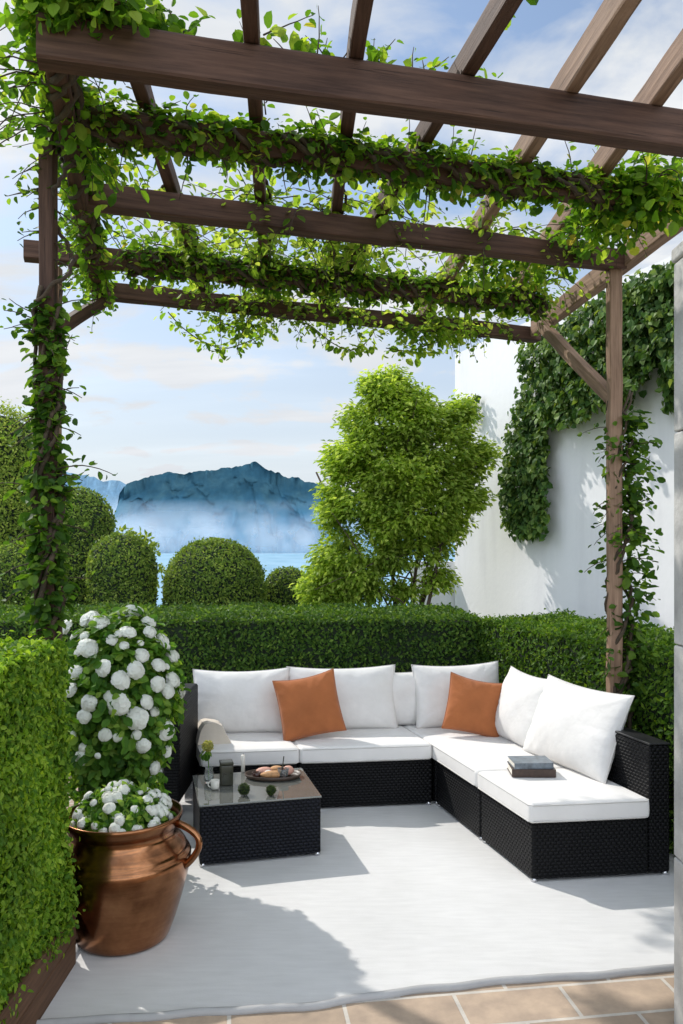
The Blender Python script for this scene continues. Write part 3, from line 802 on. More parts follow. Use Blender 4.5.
# books
def book(c, ax, ay, w, d, h, cover, label, rot):
    cr, sr = math.cos(rot), math.sin(rot); X = unit(ax) * cr + unit(ay) * sr; Yv = np.cross(ez, X); c = np.array(c, float)
    t = thing('book', tuple(c), label, 'book', 'books on the right arm of the sofa')
    g = Geo(); O = c - X * w / 2 - Yv * d / 2
    g.add(*prism(O, X * w, Yv * d, ez * .003)); g.add(*prism(O + ez * (h - .003), X * w, Yv * d, ez * .003))
    g.add(*prism(O + ez * .0031, X * w, Yv * .003, ez * (h - .0062))); g.build('cover', M[cover], t)
    g = Geo(); g.add(*prism(O + X * .004 + Yv * .005 + ez * .0034, X * (w - .008), Yv * (d - .0085), ez * (h - .0068))); g.build('pages', M['paper'], t)
    return t
bp = ab(.245, -.775, .4195)
book(bp, e1, e2, .235, .165, .042, 'book_dark', 'thick dark brown book lying at the bottom of the pair', R(-10))
book(bp + np.array([-.004, .004, .0425]), e1, e2, .215, .155, .032, 'book_grey', 'slate grey book lying on top of the brown one', R(-5))

# ------------------------------------------------------------------ coffee table
FL = np.array([-.744, 4.195, 0]); U = np.array([.632, .165, 0]); Wv = np.array([-.135, .545, 0])
tab = thing('coffee_table', tuple(FL + U / 2 + Wv / 2), 'low square black rattan coffee table with a glass top', 'table')
g = Geo(); g.add(*rounded_prism(FL + ez * (FZ + .014), U, Wv, ez * (.322 - FZ - .014), .010, 2, 0, 6)); g.build('body', M['wicker_table'], tab, uv=True)
g = Geo(); g.add(*rounded_prism(FL - unit(U) * .004 - unit(Wv) * .004 + ez * .324, U * 1.012, Wv * 1.012, ez * .010, .003, 2, 0, 3)); g.build('glass_top', M['table_glass'], tab)
for (s, t_) in ((.025, .03), (.975, .03), (.025, .97), (.975, .97)):
    g = Geo(); g.add(*lathe([(.001, FZ), (.014, FZ), (.018, FZ + .006), (.014, FZ + .022), (.001, FZ + .022)], FL + U * s + Wv * t_, 12), 0, True); g.build('foot', M['chrome'], tab)
TZ = .3355
def on_t(px, py): return on_z(px, py, TZ)
# vase with a yellow green bloom
p = on_t(209, 783); v = thing('glass_vase', tuple(p), 'small glass vase with a yellow green bloom at the left of the coffee table', 'vase')
g = Geo(); g.add(*lathe([(.001, .003), (.024, .003), (.026, .01), (.028, .05), (.022, .085), (.024, .092), (.0215, .092), (.0195, .085), (.0255, .05), (.023, .012), (.001, .010)], p, 20), 0, True); g.build('glass', M['glass'], v)
g = Geo(); q = p + [-.012, .02, .205]; g.add(*tube([p + [0, 0, .012], p + [-.003, .006, .1], q], .003, 6)); g.build('flower_stem', M['rose_leaf'], v)
g = Geo(); d = rand_dirs(160); g.add(*leaves(q + d * .022, d + RNG.normal(0, .3, (160, 3)), d * .6 + [0, 0, .5] + RNG.normal(0, .4, (160, 3)), .024, LEAF6)); g.build('bloom', M['yellow_flower'], v)
g = Geo(); d = rand_dirs(26); g.add(*leaves(q + [-.01, 0, -.045] + d * .02, d, d + [0, 0, -.3], .035, LEAF6)); g.build('foliage', M['rose_leaf'], v)
# dark canister
p = on_t(227, 786); v = thing('canister', tuple(p), 'square dark olive canister standing by the vase on the coffee table', 'canister')
uu = unit(U); wv = unit(Wv)
g = Geo(); g.add(*rounded_prism(p - uu * .036, uu * .072, wv * .07, ez * .115, .006, 2, 0, 3), 0, True); g.build('body', M['canister'], v)
g = Geo(); g.add(*rounded_prism(p - uu * .038 - wv * .002 + ez * .116, uu * .076, wv * .074, ez * .018, .005, 2, 0, 3), 0, True); g.build('lid', M['canister'], v)
# cream cup
p = on_t(215, 789); v = thing('cup', tuple(p), 'small cream cup before the olive canister', 'cup')
g = Geo(); g.add(*lathe([(.001, .001), (.018, .001), (.022, .01), (.026, .05), (.0235, .05), (.02, .012), (.001, .008)], p, 20), 0, True); g.build('bowl', M['ceramic'], v)
hh = [p + [-.024 - .014 * math.sin(t), -.004, .012 + .026 * (1 - math.cos(t)) / 2 * 1.2] for t in np.linspace(0, math.pi, 9)]
g = Geo(); g.add(*tube(hh, .003, 6), 0, True); g.build('handle', M['ceramic'], v)
# white candle
p = on_t(243, 772); v = thing('candle', tuple(p), 'slim white candle behind the canister', 'candle')
g = Geo(); g.add(*lathe([(.001, 0), (.012, 0), (.012, .10), (.009, .103), (.001, .101)], p, 14), 0, True); g.build('wax', M['ceramic'], v)
g = Geo(); g.add(*tube([p + [0, 0, .1], p + [.002, 0, .112]], .0012, 5)); g.build('wick', M['canister'], v)
# tray with food
tc = on_t(273, 777)
g = Geo(); g.add(*lathe([(.001, .004), (.145, .004), (.155, .010), (.163, .024), (.168, .024), (.16, .006), (.15, 0.0005), (.001, 0.0005)], (0, 0, 0), 36), 0, True)
V_ = g.V[0]; V_[:, 1] *= .62; g.V[0] = V_ + tc
tag(g.build('serving_tray', M['tray']), 'oval dark serving tray of snacks on the coffee table', 'tray')
def bun(c, rx, ry, rz, rot, mat, label, name='bread_roll', cat='bread', ):
    n = 14; V = []; F = []
    for j in range(9):
        th = math.pi * j / 8
        for i in range(n):
            a = 2 * math.pi * i / n
            k = 1 + .05 * math.sin(3 * a + j)
            x, y, z = rx * math.sin(th) * math.cos(a) * k, ry * math.sin(th) * math.sin(a) * k, rz * (1 - math.cos(th))
            V.append((x * math.cos(rot) - y * math.sin(rot), x * math.sin(rot) + y * math.cos(rot), z))
    F = [[j * n + i, j * n + (i + 1) % n, (j + 1) * n + (i + 1) % n, (j + 1) * n + i] for j in range(8) for i in range(n)]
    g = Geo(); g.add(np.array(V) + np.array(c), F, 0, True)
    return tag(g.build(name, M[mat]), label, cat, 'snacks on the serving tray')
z0 = np.array([0, 0, .005])
bun(tc + z0 + [-.055, .035, 0], .05, .028, .022, .3, 'ham', 'pink cured meat roll at the back left of the tray', 'meat_roll', 'snack')
bun(tc + z0 + [.02, .05, 0], .045, .026, .024, -.2, 'bread', 'golden bread roll at the back of the tray')
bun(tc + z0 + [.005, -.035, 0], .075, .027, .021, .15, 'bread', 'long crusty baguette piece at the front of the tray')
bun(tc + z0 + [.085, .02, 0], .04, .028, .028, .6, 'ham', 'pink filled bun beside the dark drink', 'filled_bun', 'snack')
bun(tc + z0 + [-.03, 0, 0], .03, .02, .018, .9, 'ceramic', 'pale round cheese in the middle of the tray', 'cheese', 'snack')
p = tc + z0 + [-.095, -.025, 0]; g = Geo(); g.add(*lathe([(.001, 0), (.022, 0), (.026, .03), (.023, .03), (.02, .008), (.001, .006)], p, 18), 0, True)
tag(g.build('dip_bowl', M['coffee']), 'tiny black dip bowl at the left rim of the tray', 'bowl')
p = tc + z0 + [.062, -.03, 0]; v = thing('tumbler', tuple(p), 'short tumbler of dark drink with a straw on the tray', 'drink')
g = Geo(); g.add(*lathe([(.001, .001), (.027, .001), (.034, .055), (.032, .055), (.026, .004), (.001, .004)], p, 20), 0, True); g.build('glass', M['glass'], v)
g = Geo(); g.add(*lathe([(.001, .0045), (.0255, .0045), (.031, .048), (.001, .048)], p, 20), 0, True); g.build('drink', M['coffee'], v)
g = Geo(); g.add(*tube([p + [-.005, 0, .045], p + [.004, 0, .125]], .0032, 8)); g.build('straw', M['canister'], v)
for (px, py, r_, lab) in ((244, 795, .032, 'round dark moss ball at the front of the coffee table, below the canister'), (271, 795, .026, 'smaller dark moss ball at the front of the coffee table, below the tray')):
    p = on_t(px, py) + [0, 0, r_]; n = 420; d = rand_dirs(n)
    g = Geo(); V, F = lathe([(r_ * .9 * math.sin(t) + .0005, -r_ * .9 * math.cos(t)) for t in np.linspace(0, math.pi, 10)], p, 16); g.add(V, F, 1, True)
    g.add(*leaves(p + d * r_ * .9, d + RNG.normal(0, .4, (n, 3)), d + RNG.normal(0, .8, (n, 3)), .011, LEAF4), 0)
    tag(g.build('moss_ball', [M['moss'], M['core']]), lab, 'ornament', 'moss balls on the coffee table')

# ------------------------------------------------------------------ black rattan armchair at the left
ac = thing('armchair', (-1.25, 5.02, 0), 'black rattan armchair half hidden behind the white flowering bush', 'armchair')
x1 = -.955; x0 = -1.56; ya, yb = 4.72, 5.34
for x in (x0, x1 - .10):
    g = Geo(); g.add(*rounded_prism((x, ya, .17), (.10, 0, 0), (0, yb - ya, 0), (0, 0, .61), .02, 3, 0, 5)); g.build('arm', M['wicker'], ac, uv=True)
g = Geo(); g.add(*rounded_prism((x0 + .102, yb - .10, .17), (x1 - x0 - .204, 0, 0), (0, .10, 0), (0, 0, .64), .02, 3, 0, 5)); g.build('backrest', M['wicker'], ac, uv=True)
g = Geo(); g.add(*rounded_prism((x0 + .102, ya + .02, .17), (x1 - x0 - .204, 0, 0), (0, yb - ya - .124, 0), (0, 0, .12), .012, 2, 0, 5)); g.build('seat', M['wicker'], ac, uv=True)
for x in (x0 + .05, x1 - .05):
    for y in (ya + .05, yb - .05):
        g = Geo(); g.add(*rounded_prism((x - .03, y - .02, FZ), (.06, 0, 0), (0, .04, 0), (0, 0, .155), .006, 2, 0, 3)); g.build('leg', M['chrome'], ac)
g = Geo(); g.add(*rounded_prism((x0 + .106, ya + .01, .292), (x1 - x0 - .212, 0, 0), (0, yb - ya - .12, 0), (0, 0, .10), .025, 3, .006, 8), 0, True)
tag(g.build('seat_cushion', M['seat_fabric']), 'off white seat cushion inside the half hidden armchair', 'cushion')

# ------------------------------------------------------------------ copper pot with flowers
PC = np.array([-.945, 3.47, FZ])
pot = thing('copper_pot', tuple(PC), 'large bulging copper pot with two loop handles before the flowering bush', 'pot')
prof = [(.001, 0), (.17, 0), (.184, .006), (.192, .02), (.215, .08), (.240, .16), (.264, .25), (.276, .315), (.278, .335), (.271, .350), (.262, .356), (.262, .362), (.258, .372), (.245, .39), (.228, .405), (.219, .42), (.216, .435), (.222, .45), (.232, .465), (.240, .485), (.243, .495), (.240, .505), (.232, .503), (.222, .48), (.206, .44), (.20, .42), (.001, .418)]
prof = [(r_ * 1.04, z_ * 1.06) for r_, z_ in prof]
g = Geo(); g.add(*lathe(prof, PC, 56), 0, True); ob = g.build('body', M['copper'], pot)
for sgn, az in ((1, -.18), (-1, -.18)):
    d = np.array([math.cos(az), math.sin(az), 0]) * sgn
    hp = []
    for t in np.linspace(0, 1, 16):
        a = math.pi * t
        hp.append(PC + d * (.235 + .105 * math.sin(a) ** .75 * (1 - .25 * t) + .036 * t) + ez * (.505 - .185 * t + .012 * math.sin(a)))
    g = Geo(); g.add(*tube(hp, [.017 - .003 * math.sin(math.pi * t) for t in np.linspace(0, 1, 16)], 10), 0, True); g.build('handle', M['copper'], pot)
g = Geo(); V, F = lathe([(.001, .455), (.15, .452), (.207, .448)], PC, 30); g.add(V, F, 0, True); g.build('soil', M['soil'], pot)

def rose_mesh():
    g = Geo(); r = np.random.default_rng(5)
    V, F = lathe([(.55 * math.sin(t) + .001, -.55 * math.cos(t)) for t in np.linspace(0, math.pi, 9)], (0, 0, .1), 12); g.add(V, F, 0, True)
    for ring, (n, rad, tilt, sz) in enumerate([(5, .42, .25, .85), (7, .62, .6, .95), (9, .80, 1.0, 1.0), (9, .88, 1.45, .95), (8, .80, 1.95, .8)]):
        for i in range(n):
            a = 2 * math.pi * (i + .5 * (ring % 2)) / n + r.normal(0, .1)
            d = np.array([math.cos(a), math.sin(a), 0]); tn = np.array([-d[1], d[0], 0])
            Vp = []; m = 5
            for v in range(m):
                for u in range(m):
                    fu, fv = u / (m - 1) * 2 - 1, v / (m - 1)
                    th = tilt - .55 + fv * .95
                    hw = sz * .48 * math.sin(math.pi * (.18 + .67 * fv)) * fu
                    rr = rad * (1.0 + .10 * fv)
                    p = d * rr * math.sin(th) + ez * rr * math.cos(th) + tn * hw - d * .25 * hw * hw + r.normal(0, .012, 3)
                    p = p + (d * .6 + ez * .25) * (.30 * max(0, fv - .55) ** 1.3 * 2 * (1 + .5 * math.sin(i * 2.4 + ring))) + d * .03 * math.sin(fu * 5 + i)
                    Vp.append(p)
            g.add(Vp, [[v * m + u, v * m + u + 1, (v + 1) * m + u + 1, (v + 1) * m + u] for v in range(m - 1) for u in range(m - 1)], 0, True)
    o = g.build('bloom', M['petal'], origin=(0, 0, 0)); me = o.data
    bpy.data.objects.remove(o); return me
ROSE = rose_mesh()
def bloom(parent, p, n, r):
    o = bpy.data.objects.new('bloom', ROSE); COL.objects.link(o)
    o.location = p; o.scale = (r, r, r * random.uniform(.8, 1.0))
    q = Vector(n).to_track_quat('Z', 'Y'); o.rotation_euler = (q.to_matrix() @ Matrix.Rotation(random.random() * 6.28, 3, 'Z')).to_euler()
    attach(o, parent)
# tall flowering bush
BC = np.array([-1.13, 4.06, .90]); BR = np.array([.30, .33, .47])
bush = thing('flowering_bush', (BC[0] - .05, BC[1], .02), 'tall bush of round white blooms behind the copper pot', 'bush')
g = Geo()
for k in range(9):
    d = rand_dirs(1)[0]; q = BC + d * BR * .8; q[2] = max(q[2], .5)
    b0 = np.array([BC[0] - .05 + RNG.normal(0, .04), BC[1] + RNG.normal(0, .04), .02])
    g.add(*tube([b0, b0 * .6 + q * .4 + RNG.normal(0, .03, 3), q], [.012, .009, .005], 6), 0, True)
g.build('stem', M['bark'], bush)
g = Geo(); n = 6800; d = rand_dirs(n)
lum = 1 + .10 * np.sin(d[:, 0] * 7 + d[:, 2] * 6) * np.sin(d[:, 1] * 6 + 1) 
P = BC + d * BR * (RNG.uniform(.45, 1.0, (n, 1)) ** .6) * lum[:, None]
P[:, 0] += np.where(P[:, 2] < .6, -.02, 0)
g.add(*leaves(P, d + [0, 0, .5] + RNG.normal(0, .5, (n, 3)), d * .7 + RNG.normal(0, .7, (n, 3)), RNG.uniform(.03, .062, n), LEAFR), 0)
n = 1800; P = np.array([BC[0], BC[1], .0]) + np.clip(RNG.normal(0, 1, (n, 3)), -1.6, 1.6) * [.12, .12, 0] + np.stack([0 * np.arange(n), 0 * np.arange(n), RNG.uniform(.1, .6, n)], 1)
dd = rand_dirs(n); g.add(*leaves(P, dd + [0, 0, .6], dd, RNG.uniform(.03, .06, n), LEAFR), 0)
g.build('foliage', M['rose_leaf'], bush)
bl = [(66, 627, 9), (90, 619, 11), (101, 622, 9), (88, 648, 11), (128, 632, 9), (142, 655, 8), (103, 668, 9.5), (121, 680, 10.5), (136, 670, 9.5), (118, 705, 12), (137, 718, 12), (166, 730, 11), (158, 684, 8.5), (159, 665, 8), (173, 680, 9), (168, 691, 8), (89, 703, 9), (84, 716, 8), (143, 746, 8), (82, 757, 9), (163, 640, 8), (150, 632, 7), (174, 655, 7), (155, 768, 7), (167, 751, 7), (76, 672, 8), (112, 640, 6), (147, 702, 8), (105, 735, 7), (70, 690, 8)]
for (px, py, r_) in bl:
    u = (px - CX) / FP; v = (HY - py) / FP; ray = np.array([u, 1, v]); o_ = np.array([0, 0, CH]) - BC
    A = np.sum((ray / BR) ** 2); Bq = 2 * np.sum(ray * o_ / BR ** 2); Cq = np.sum((o_ / BR) ** 2) - 1.0
    disc = Bq * Bq - 4 * A * Cq
    t = (-Bq - math.sqrt(max(disc, 0))) / (2 * A)
    p = np.array([0, 0, CH]) + ray * t; nn = unit((p - BC) / BR ** 2) + RNG.normal(0, .25, 3) + [.0, -.1, .25]
    bloom(bush, p, nn, r_ / FP * t * .92)
for k in range(26):
    d = rand_dirs(1)[0]; d[1] = -abs(d[1]); d[2] = d[2] if d[2] > -.6 else -d[2]
    bloom(bush, BC + d * BR * RNG.uniform(.95, 1.03), d + [0, 0, .2], RNG.uniform(.014, .026))
for k in range(16):
    d = rand_dirs(1)[0]; d[1] = abs(d[1]) * .8; d = unit(d); d[2] = abs(d[2])
    bloom(bush, BC + d * BR, d + [0, 0, .3], RNG.uniform(.038, .055))
# low flowers planted in the pot
pf = thing('potted_flowers', tuple(PC + ez * .455), 'low mound of small white flowers growing in the copper pot', 'flowers')
g = Geo(); n = 2600; d = rand_dirs(n); d[:, 2] = np.abs(d[:, 2]); MC = PC + ez * .465; MR = np.array([.215, .205, .18])
P = MC + d * MR * RNG.uniform(.4, 1.0, (n, 1)) ** .6
g.add(*leaves(P, d + RNG.normal(0, .5, (n, 3)), d * .8 + RNG.normal(0, .6, (n, 3)), RNG.uniform(.022, .045, n), LEAF6), 0)
g.build('foliage', M['rose_leaf'], pf)
for k in range(78):
    while True:
        d = rand_dirs(1)[0]; d[2] = abs(d[2])
        if d[2] > .22 and (d[1] < .35 or random.random() < .25): break
    bloom(pf, MC + d * MR * RNG.uniform(.96, 1.06), d, RNG.uniform(.014, .026))

# ------------------------------------------------------------------ pergola
PG = thing('pergola', (.2, 4.4, 0), 'dark timber pergola with open rafters standing over the seating corner', 'pergola')
ZB = 3.36
def beam(name, p0, p1, w, h, mat='pergola_wood', seed=0):
    r = np.random.default_rng(seed + 5)
    p0, p1 = np.array(p0, float), np.array(p1, float); L = np.linalg.norm(p1 - p0); n = max(6, int(L / .18))
    V, F = [], []
    sec = [(-.5, -.44), (-.44, -.5), (.44, -.5), (.5, -.44), (.5, .44), (.44, .5), (-.44, .5), (-.5, .44)]
    oy, oz = 0, 0
    for i in range(n + 1):
        oy = .8 * oy + r.normal(0, .0016); oz = .8 * oz + r.normal(0, .0016)
        for (a, b) in sec: V.append((i / n * L, a * w + oy + r.normal(0, .0008), b * h + oz + r.normal(0, .0008)))
    m = 8
    for i in range(n):
        for j in range(m): F.append([i * m + j, i * m + (j + 1) % m, (i + 1) * m + (j + 1) % m, (i + 1) * m + j][::-1])
    F.append(list(range(m))); F.append([n * m + j for j in range(m)][::-1])
    g = Geo(); g.add(V, F)
    o = g.build(name, M[mat], origin=(0, 0, 0))
    x = Vector(unit(p1 - p0)); up = Vector((0, 0, 1)) if abs(x.z) < .9 else Vector((0, 1, 0))
    y = up.cross(x).normalized(); z = x.cross(y)
    o.rotation_euler = Matrix((x, y, z)).transposed().to_euler(); o.location = p0
    attach(o, PG); return o
def bz(px, py, z=ZB): return on_z(px, py, z)
def ext(p0, p1, a, b):
    d = unit(p1 - p0); return p0 - d * a, p1 + d * b
# cross beams, front to back
F0, F1 = ext(bz(44, 43), bz(683, 133), .02, .35)
beam('beam', F0, F1, .085, .150, seed=1)
V1a, V1b = ext(bz(102, 126), bz(683, 205), .10, .15); beam('beam', V1a, V1b, .08, .10, seed=2)
B2a, B2b = ext(bz(100, 198), bz(618, 261), .06, .03); beam('beam', B2a, B2b, .085, .112, seed=3)
V2a, V2b = bz(24, 251), bz(545, 304); beam('beam', V2a, V2b, .085, .105, seed=4)
B3a, B3b = bz(102, 291), bz(538, 335); beam('beam', B3a, B3b, .09, .105, seed=5)
# left side beam lies just under the cross beams' ends
zl = ZB - .004
LBa, LBb = np.array([-.965, 2.70, zl]), np.array([-1.615, 5.36, zl]); beam('side_beam', LBa, LBb, .075, .10, seed=6)
# rafters on top
ZR = ZB + .075 + .055
def raf(px0, py0, px1, py1, a, b, w, h, s, mat='pergola_wood', z=ZR):
    p, q = ext(on_z(px0, py0, z), on_z(px1, py1, z), a, b); beam('rafter', p, q, w, h, mat, s); return p, q
RF = []
RF.append(raf(165, 165, 190, 245, 1.2, 1.0, .055, .085, 11))
RF.append(raf(250, 0, 262, 230, .45, 1.5, .055, .10, 12))
RF.append(raf(363, 2, 325, 290, .45, .7, .055, .10, 13))
RF.append(raf(506, 0, 376, 215, .35, 1.35, .055, .10, 14))
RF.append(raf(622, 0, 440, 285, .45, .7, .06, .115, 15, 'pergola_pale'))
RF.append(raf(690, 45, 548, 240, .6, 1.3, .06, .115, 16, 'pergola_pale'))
# right side beam, sunlight put into its paler colour
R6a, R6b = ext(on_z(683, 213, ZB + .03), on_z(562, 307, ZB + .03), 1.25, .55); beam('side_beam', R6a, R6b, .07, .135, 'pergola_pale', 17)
# posts
beam('post', (-1.203, 3.285, 0), (-1.203, 3.285, 3.44), .06, .06, seed=21)
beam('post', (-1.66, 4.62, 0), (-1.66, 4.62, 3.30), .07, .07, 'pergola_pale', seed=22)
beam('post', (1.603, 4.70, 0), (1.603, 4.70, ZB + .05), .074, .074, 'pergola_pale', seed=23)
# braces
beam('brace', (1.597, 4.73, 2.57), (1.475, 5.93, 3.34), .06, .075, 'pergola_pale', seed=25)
beam('brace', (-1.645, 4.64, 2.95), (-1.52, 5.20, 3.31), .055, .07, seed=26)

# ------------------------------------------------------------------ vines on the pergola
def vine_start(name, loc, label): return thing(name, loc, label, 'vine', 'vines climbing over the pergola')
def along(path, n):
    P = np.array(path, float); d = np.concatenate([[0], np.cumsum(np.linalg.norm(np.diff(P, axis=0), axis=1))])
    s = RNG.random(n) * d[-1]
    return np.stack([np.interp(s, d, P[:, i]) for i in range(3)], 1), s / d[-1]
def twist(path, rad, turns, n=60, amp=None, seed=0):
    P = np.array(path, float); q = smooth_path(P, n) if len(P) > 2 else np.linspace(P[0], P[-1], n)
    T = unit(np.gradient(q, axis=0)); up = np.array([0, 0, 1.]) if abs(T[0][2]) < .9 else np.array([1., 0, 0])
    x = unit(np.cross(up, T)); y = np.cross(T, x); a = np.linspace(0, turns * 2 * math.pi, n) + seed
    return q + rad * (np.cos(a)[:, None] * x + np.sin(a)[:, None] * y) + np.random.default_rng(seed).normal(0, rad * .10, (n, 3))
def mass(g, path, n, rad, size, wfun=None, up=.25, droop=.5, shape=LEAFR, skirt=0.0, off=(0, 0, 0)):
    """leaves in a ragged sleeve around a path"""
    P, s = along(path, n)
    d = rand_dirs(n); rr = rad * (RNG.random(n) ** .55)
    if wfun is not None: rr = rr * wfun(s)
    cl = .55 + .75 * vnoise(s * 23 + 3, 41)
    P = P + d * (rr * cl)[:, None] + np.array(off)
    if skirt: P[:, 2] -= np.abs(RNG.normal(0, skirt, n)) * (RNG.random(n) < .4)
    N = d * .6 + np.array([0, -.1, up + .5]) + RNG.normal(0, .45, (n, 3)); D = d * .6 + np.array([0, 0, -droop]) + RNG.normal(0, .55, (n, 3))
    g.add(*leaves(P, N, D, size * (.45 + .95 * RNG.random(n) ** 1.5), shape), 0)
def spray(gl, gs, start, dirn, length, size, grav=.5, dens=34, wob=.35, seed=None, arch=0.0):
    p = np.array(start, float); d = unit(np.array(dirn, float)); st = .035; path = [p]
    for k in range(max(3, int(length / st))):
        d = unit(d + RNG.normal(0, wob * .35, 3) + np.array([0, 0, -grav * .16])); p = p + d * st; path.append(p)
    path = np.array(path); gs.add(*tube(path, np.linspace(.0035, .0014, len(path)), 4), 0, True)
    n = max(3, int(length * dens)); idx = np.linspace(1, len(path) - 1, n).astype(int)
    T = unit(np.gradient(path, axis=0))[idx]; side = rand_dirs(n); side = unit(side - T * np.sum(side * T, 1, keepdims=True))
    s = size * np.linspace(1.1, .6, n) * RNG.uniform(.7, 1.2, n)
    gl.add(*leaves(path[idx] + side * .012, np.array([0, -.15, .7]) + RNG.normal(0, .5, (n, 3)), side + T * .5 + RNG.normal(0, .25, (n, 3)), s, LEAFR), 0)

def finish(t, gl, gs, mat): 
    gs.build('stem', M['bark'], t); gl.build('foliage', M[mat], t)

# V1 beam vine
t = vine_start('climbing_vine', tuple((V1a + V1b) / 2), 'thick green vine wrapped along the second cross beam from the front'); gl, gs = Geo(), Geo()
for k in range(4): gs.add(*tube(twist([V1a, V1b], .06, 3.5 + k, 90, seed=k), [.012] * 90, 6), 0, True)
Up = np.array([0, 0, .05])
mass(gl, [V1a + Up * .6, V1b + Up * .6], 5200, .108, .044, skirt=.03)
for k in range(70):
    p, _ = along([V1a, V1b], 1); spray(gl, gs, p[0] + [0, 0, .03], [RNG.normal(0, .8), RNG.normal(0, .7), RNG.uniform(.2, 1.2)], RNG.uniform(.10, .26), .05, .5)
for k in range(18):
    p, _ = along([V1a, V1b], 1); spray(gl, gs, p[0] - [0, 0, .04], [RNG.normal(0, .6), RNG.normal(0, .5), -.5], RNG.uniform(.10, .26), .042, .8)
finish(t, gl, gs, 'vine')
# V2 beam vine, darkest
t = vine_start('climbing_vine', tuple((V2a + V2b) / 2), 'dense dark vine wrapped along the fourth cross beam, next to the hindmost one'); gl, gs = Geo(), Geo()
q0 = V2a + (V2b - V2a) * .17
for k in range(4): gs.add(*tube(twist([q0, V2b], .07, 4 + k, 90, seed=10 + k), [.013] * 90, 6), 0, True)
mass(gl, [q0 + [0, 0, .03], V2b + [0, 0, .03]], 5200, .11, .047, skirt=.02)
for k in range(60):
    p, _ = along([q0, V2b], 1); spray(gl, gs, p[0], [RNG.normal(0, .8), RNG.normal(0, .7), RNG.uniform(-.2, .9)], RNG.uniform(.12, .30), .052, .5)
finish(t, gl, gs, 'vine')
# light canopy between the last beams, lying on the rafters
t = vine_start('climbing_vine', tuple((B2a + B3b) / 2), 'airy pale green vine spread over the rafters between the third and last cross beams'); gl, gs = Geo(), Geo()
def quad(u, v, a, b, c, d): return (a * (1 - u) + b * u) * (1 - v) + (c * (1 - u) + d * u) * v
for k in range(330):
    u, v = RNG.random(), RNG.random() ** 1.1
    u = u * .92
    p = quad(u, v, B2a, B2b, B3a, B3b) + [0, 0, .10 + RNG.normal(0, .05)]
    if vnoise(np.array([u * 6 + 3.]), 3)[0] < .22: continue
    spray(gl, gs, p, [RNG.normal(0, 1), RNG.normal(0, 1), RNG.uniform(-.1, .5)], RNG.uniform(.2, .6), .055, .55, 30)
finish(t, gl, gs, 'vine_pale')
# left side beam and front corner
t = vine_start('climbing_vine', tuple(LBa), 'bushy vine smothering the left side beam and the front left corner'); gl, gs = Geo(), Geo()
for k in range(4): gs.add(*tube(twist([LBa, LBb], .055, 3 + k, 80, seed=20 + k), [.013] * 80, 6), 0, True)
mass(gl, [LBa + [-.02, 0, .10], LBa + (LBb - LBa) * .5 + [0, 0, .04], LBb], 2000, .10, .050, skirt=.02)
mass(gl, [np.array([-1.06, 2.70, 3.52]), np.array([-.66, 2.86, 3.56])], 800, .13, .05)
mass(gl, [np.array([-1.05, 2.95, 3.36]), np.array([-1.0, 3.6, 3.32])], 260, .14, .05)
mass(gl, [np.array([-1.0, 2.60, 3.48]), np.array([-.72, 2.63, 3.49])], 750, .11, .05)
for k in range(44):
    p, s = along([LBa + [0, 0, .1], LBb], 1); spray(gl, gs, p[0], [RNG.normal(-.35, .7), RNG.normal(0, .6), RNG.uniform(-.6, .8)], RNG.uniform(.15, .42), .05, .7)
for k in range(16):
    p = np.array([-1.12 + RNG.normal(0, .05), 2.75 + RNG.uniform(0, .5), 3.35]); spray(gl, gs, p, [-1, -.3 + RNG.normal(0, .3), RNG.uniform(-.3, .5)], RNG.uniform(.25, .5), .05, .6)
finish(t, gl, gs, 'vine')
# top of the front beam: sprays standing up behind it
t = vine_start('climbing_vine', tuple((F0 + F1) / 2), 'thin leafy runner standing up behind the front beam'); gl, gs = Geo(), Geo()
gs.add(*tube(twist([F0 + [0, .06, .09], F0 + (F1 - F0) * .62 + [0, .06, .09]], .015, 6, 70), .006, 5), 0, True)
for k in range(44):
    s = RNG.beta(.9, 1.3) * .62; p = F0 + (F1 - F0) * s + [0, .06, .09]
    spray(gl, gs, p, [RNG.normal(0, .6), .2, 1], RNG.uniform(.08, .24), .052, .5, 42)
for i in (1, 3):
    for k in range(11):
        a, b = RF[i]; p = a + (b - a) * RNG.uniform(.02, .55) + [.04, 0, .03]; spray(gl, gs, p, [RNG.normal(0, .5), RNG.normal(0, .5), .5], RNG.uniform(.1, .25), .05, .5)
finish(t, gl, gs, 'vine')
# runners along the rafters between beams
t = vine_start('climbing_vine', tuple(RF[3][1]), 'loose green runners twining back along the middle rafters'); gl, gs = Geo(), Geo()
for i in (0, 1, 2, 3, 4):
    a, b = RF[i]; L_ = b - a; s0 = .45
    gs.add(*tube(twist([a + L_ * s0, b], .05, 4, 60, seed=i), .008, 5), 0, True)
    mass(gl, [a + L_ * s0, b], 330, .10, .05, skirt=.04)
    for k in range(14):
        p, _ = along([a + L_ * s0, b], 1); spray(gl, gs, p[0], [RNG.normal(0, 1), RNG.normal(0, .5), RNG.uniform(-.4, .6)], RNG.uniform(.15, .35), .05, .7)
finish(t, gl, gs, 'vine_pale')
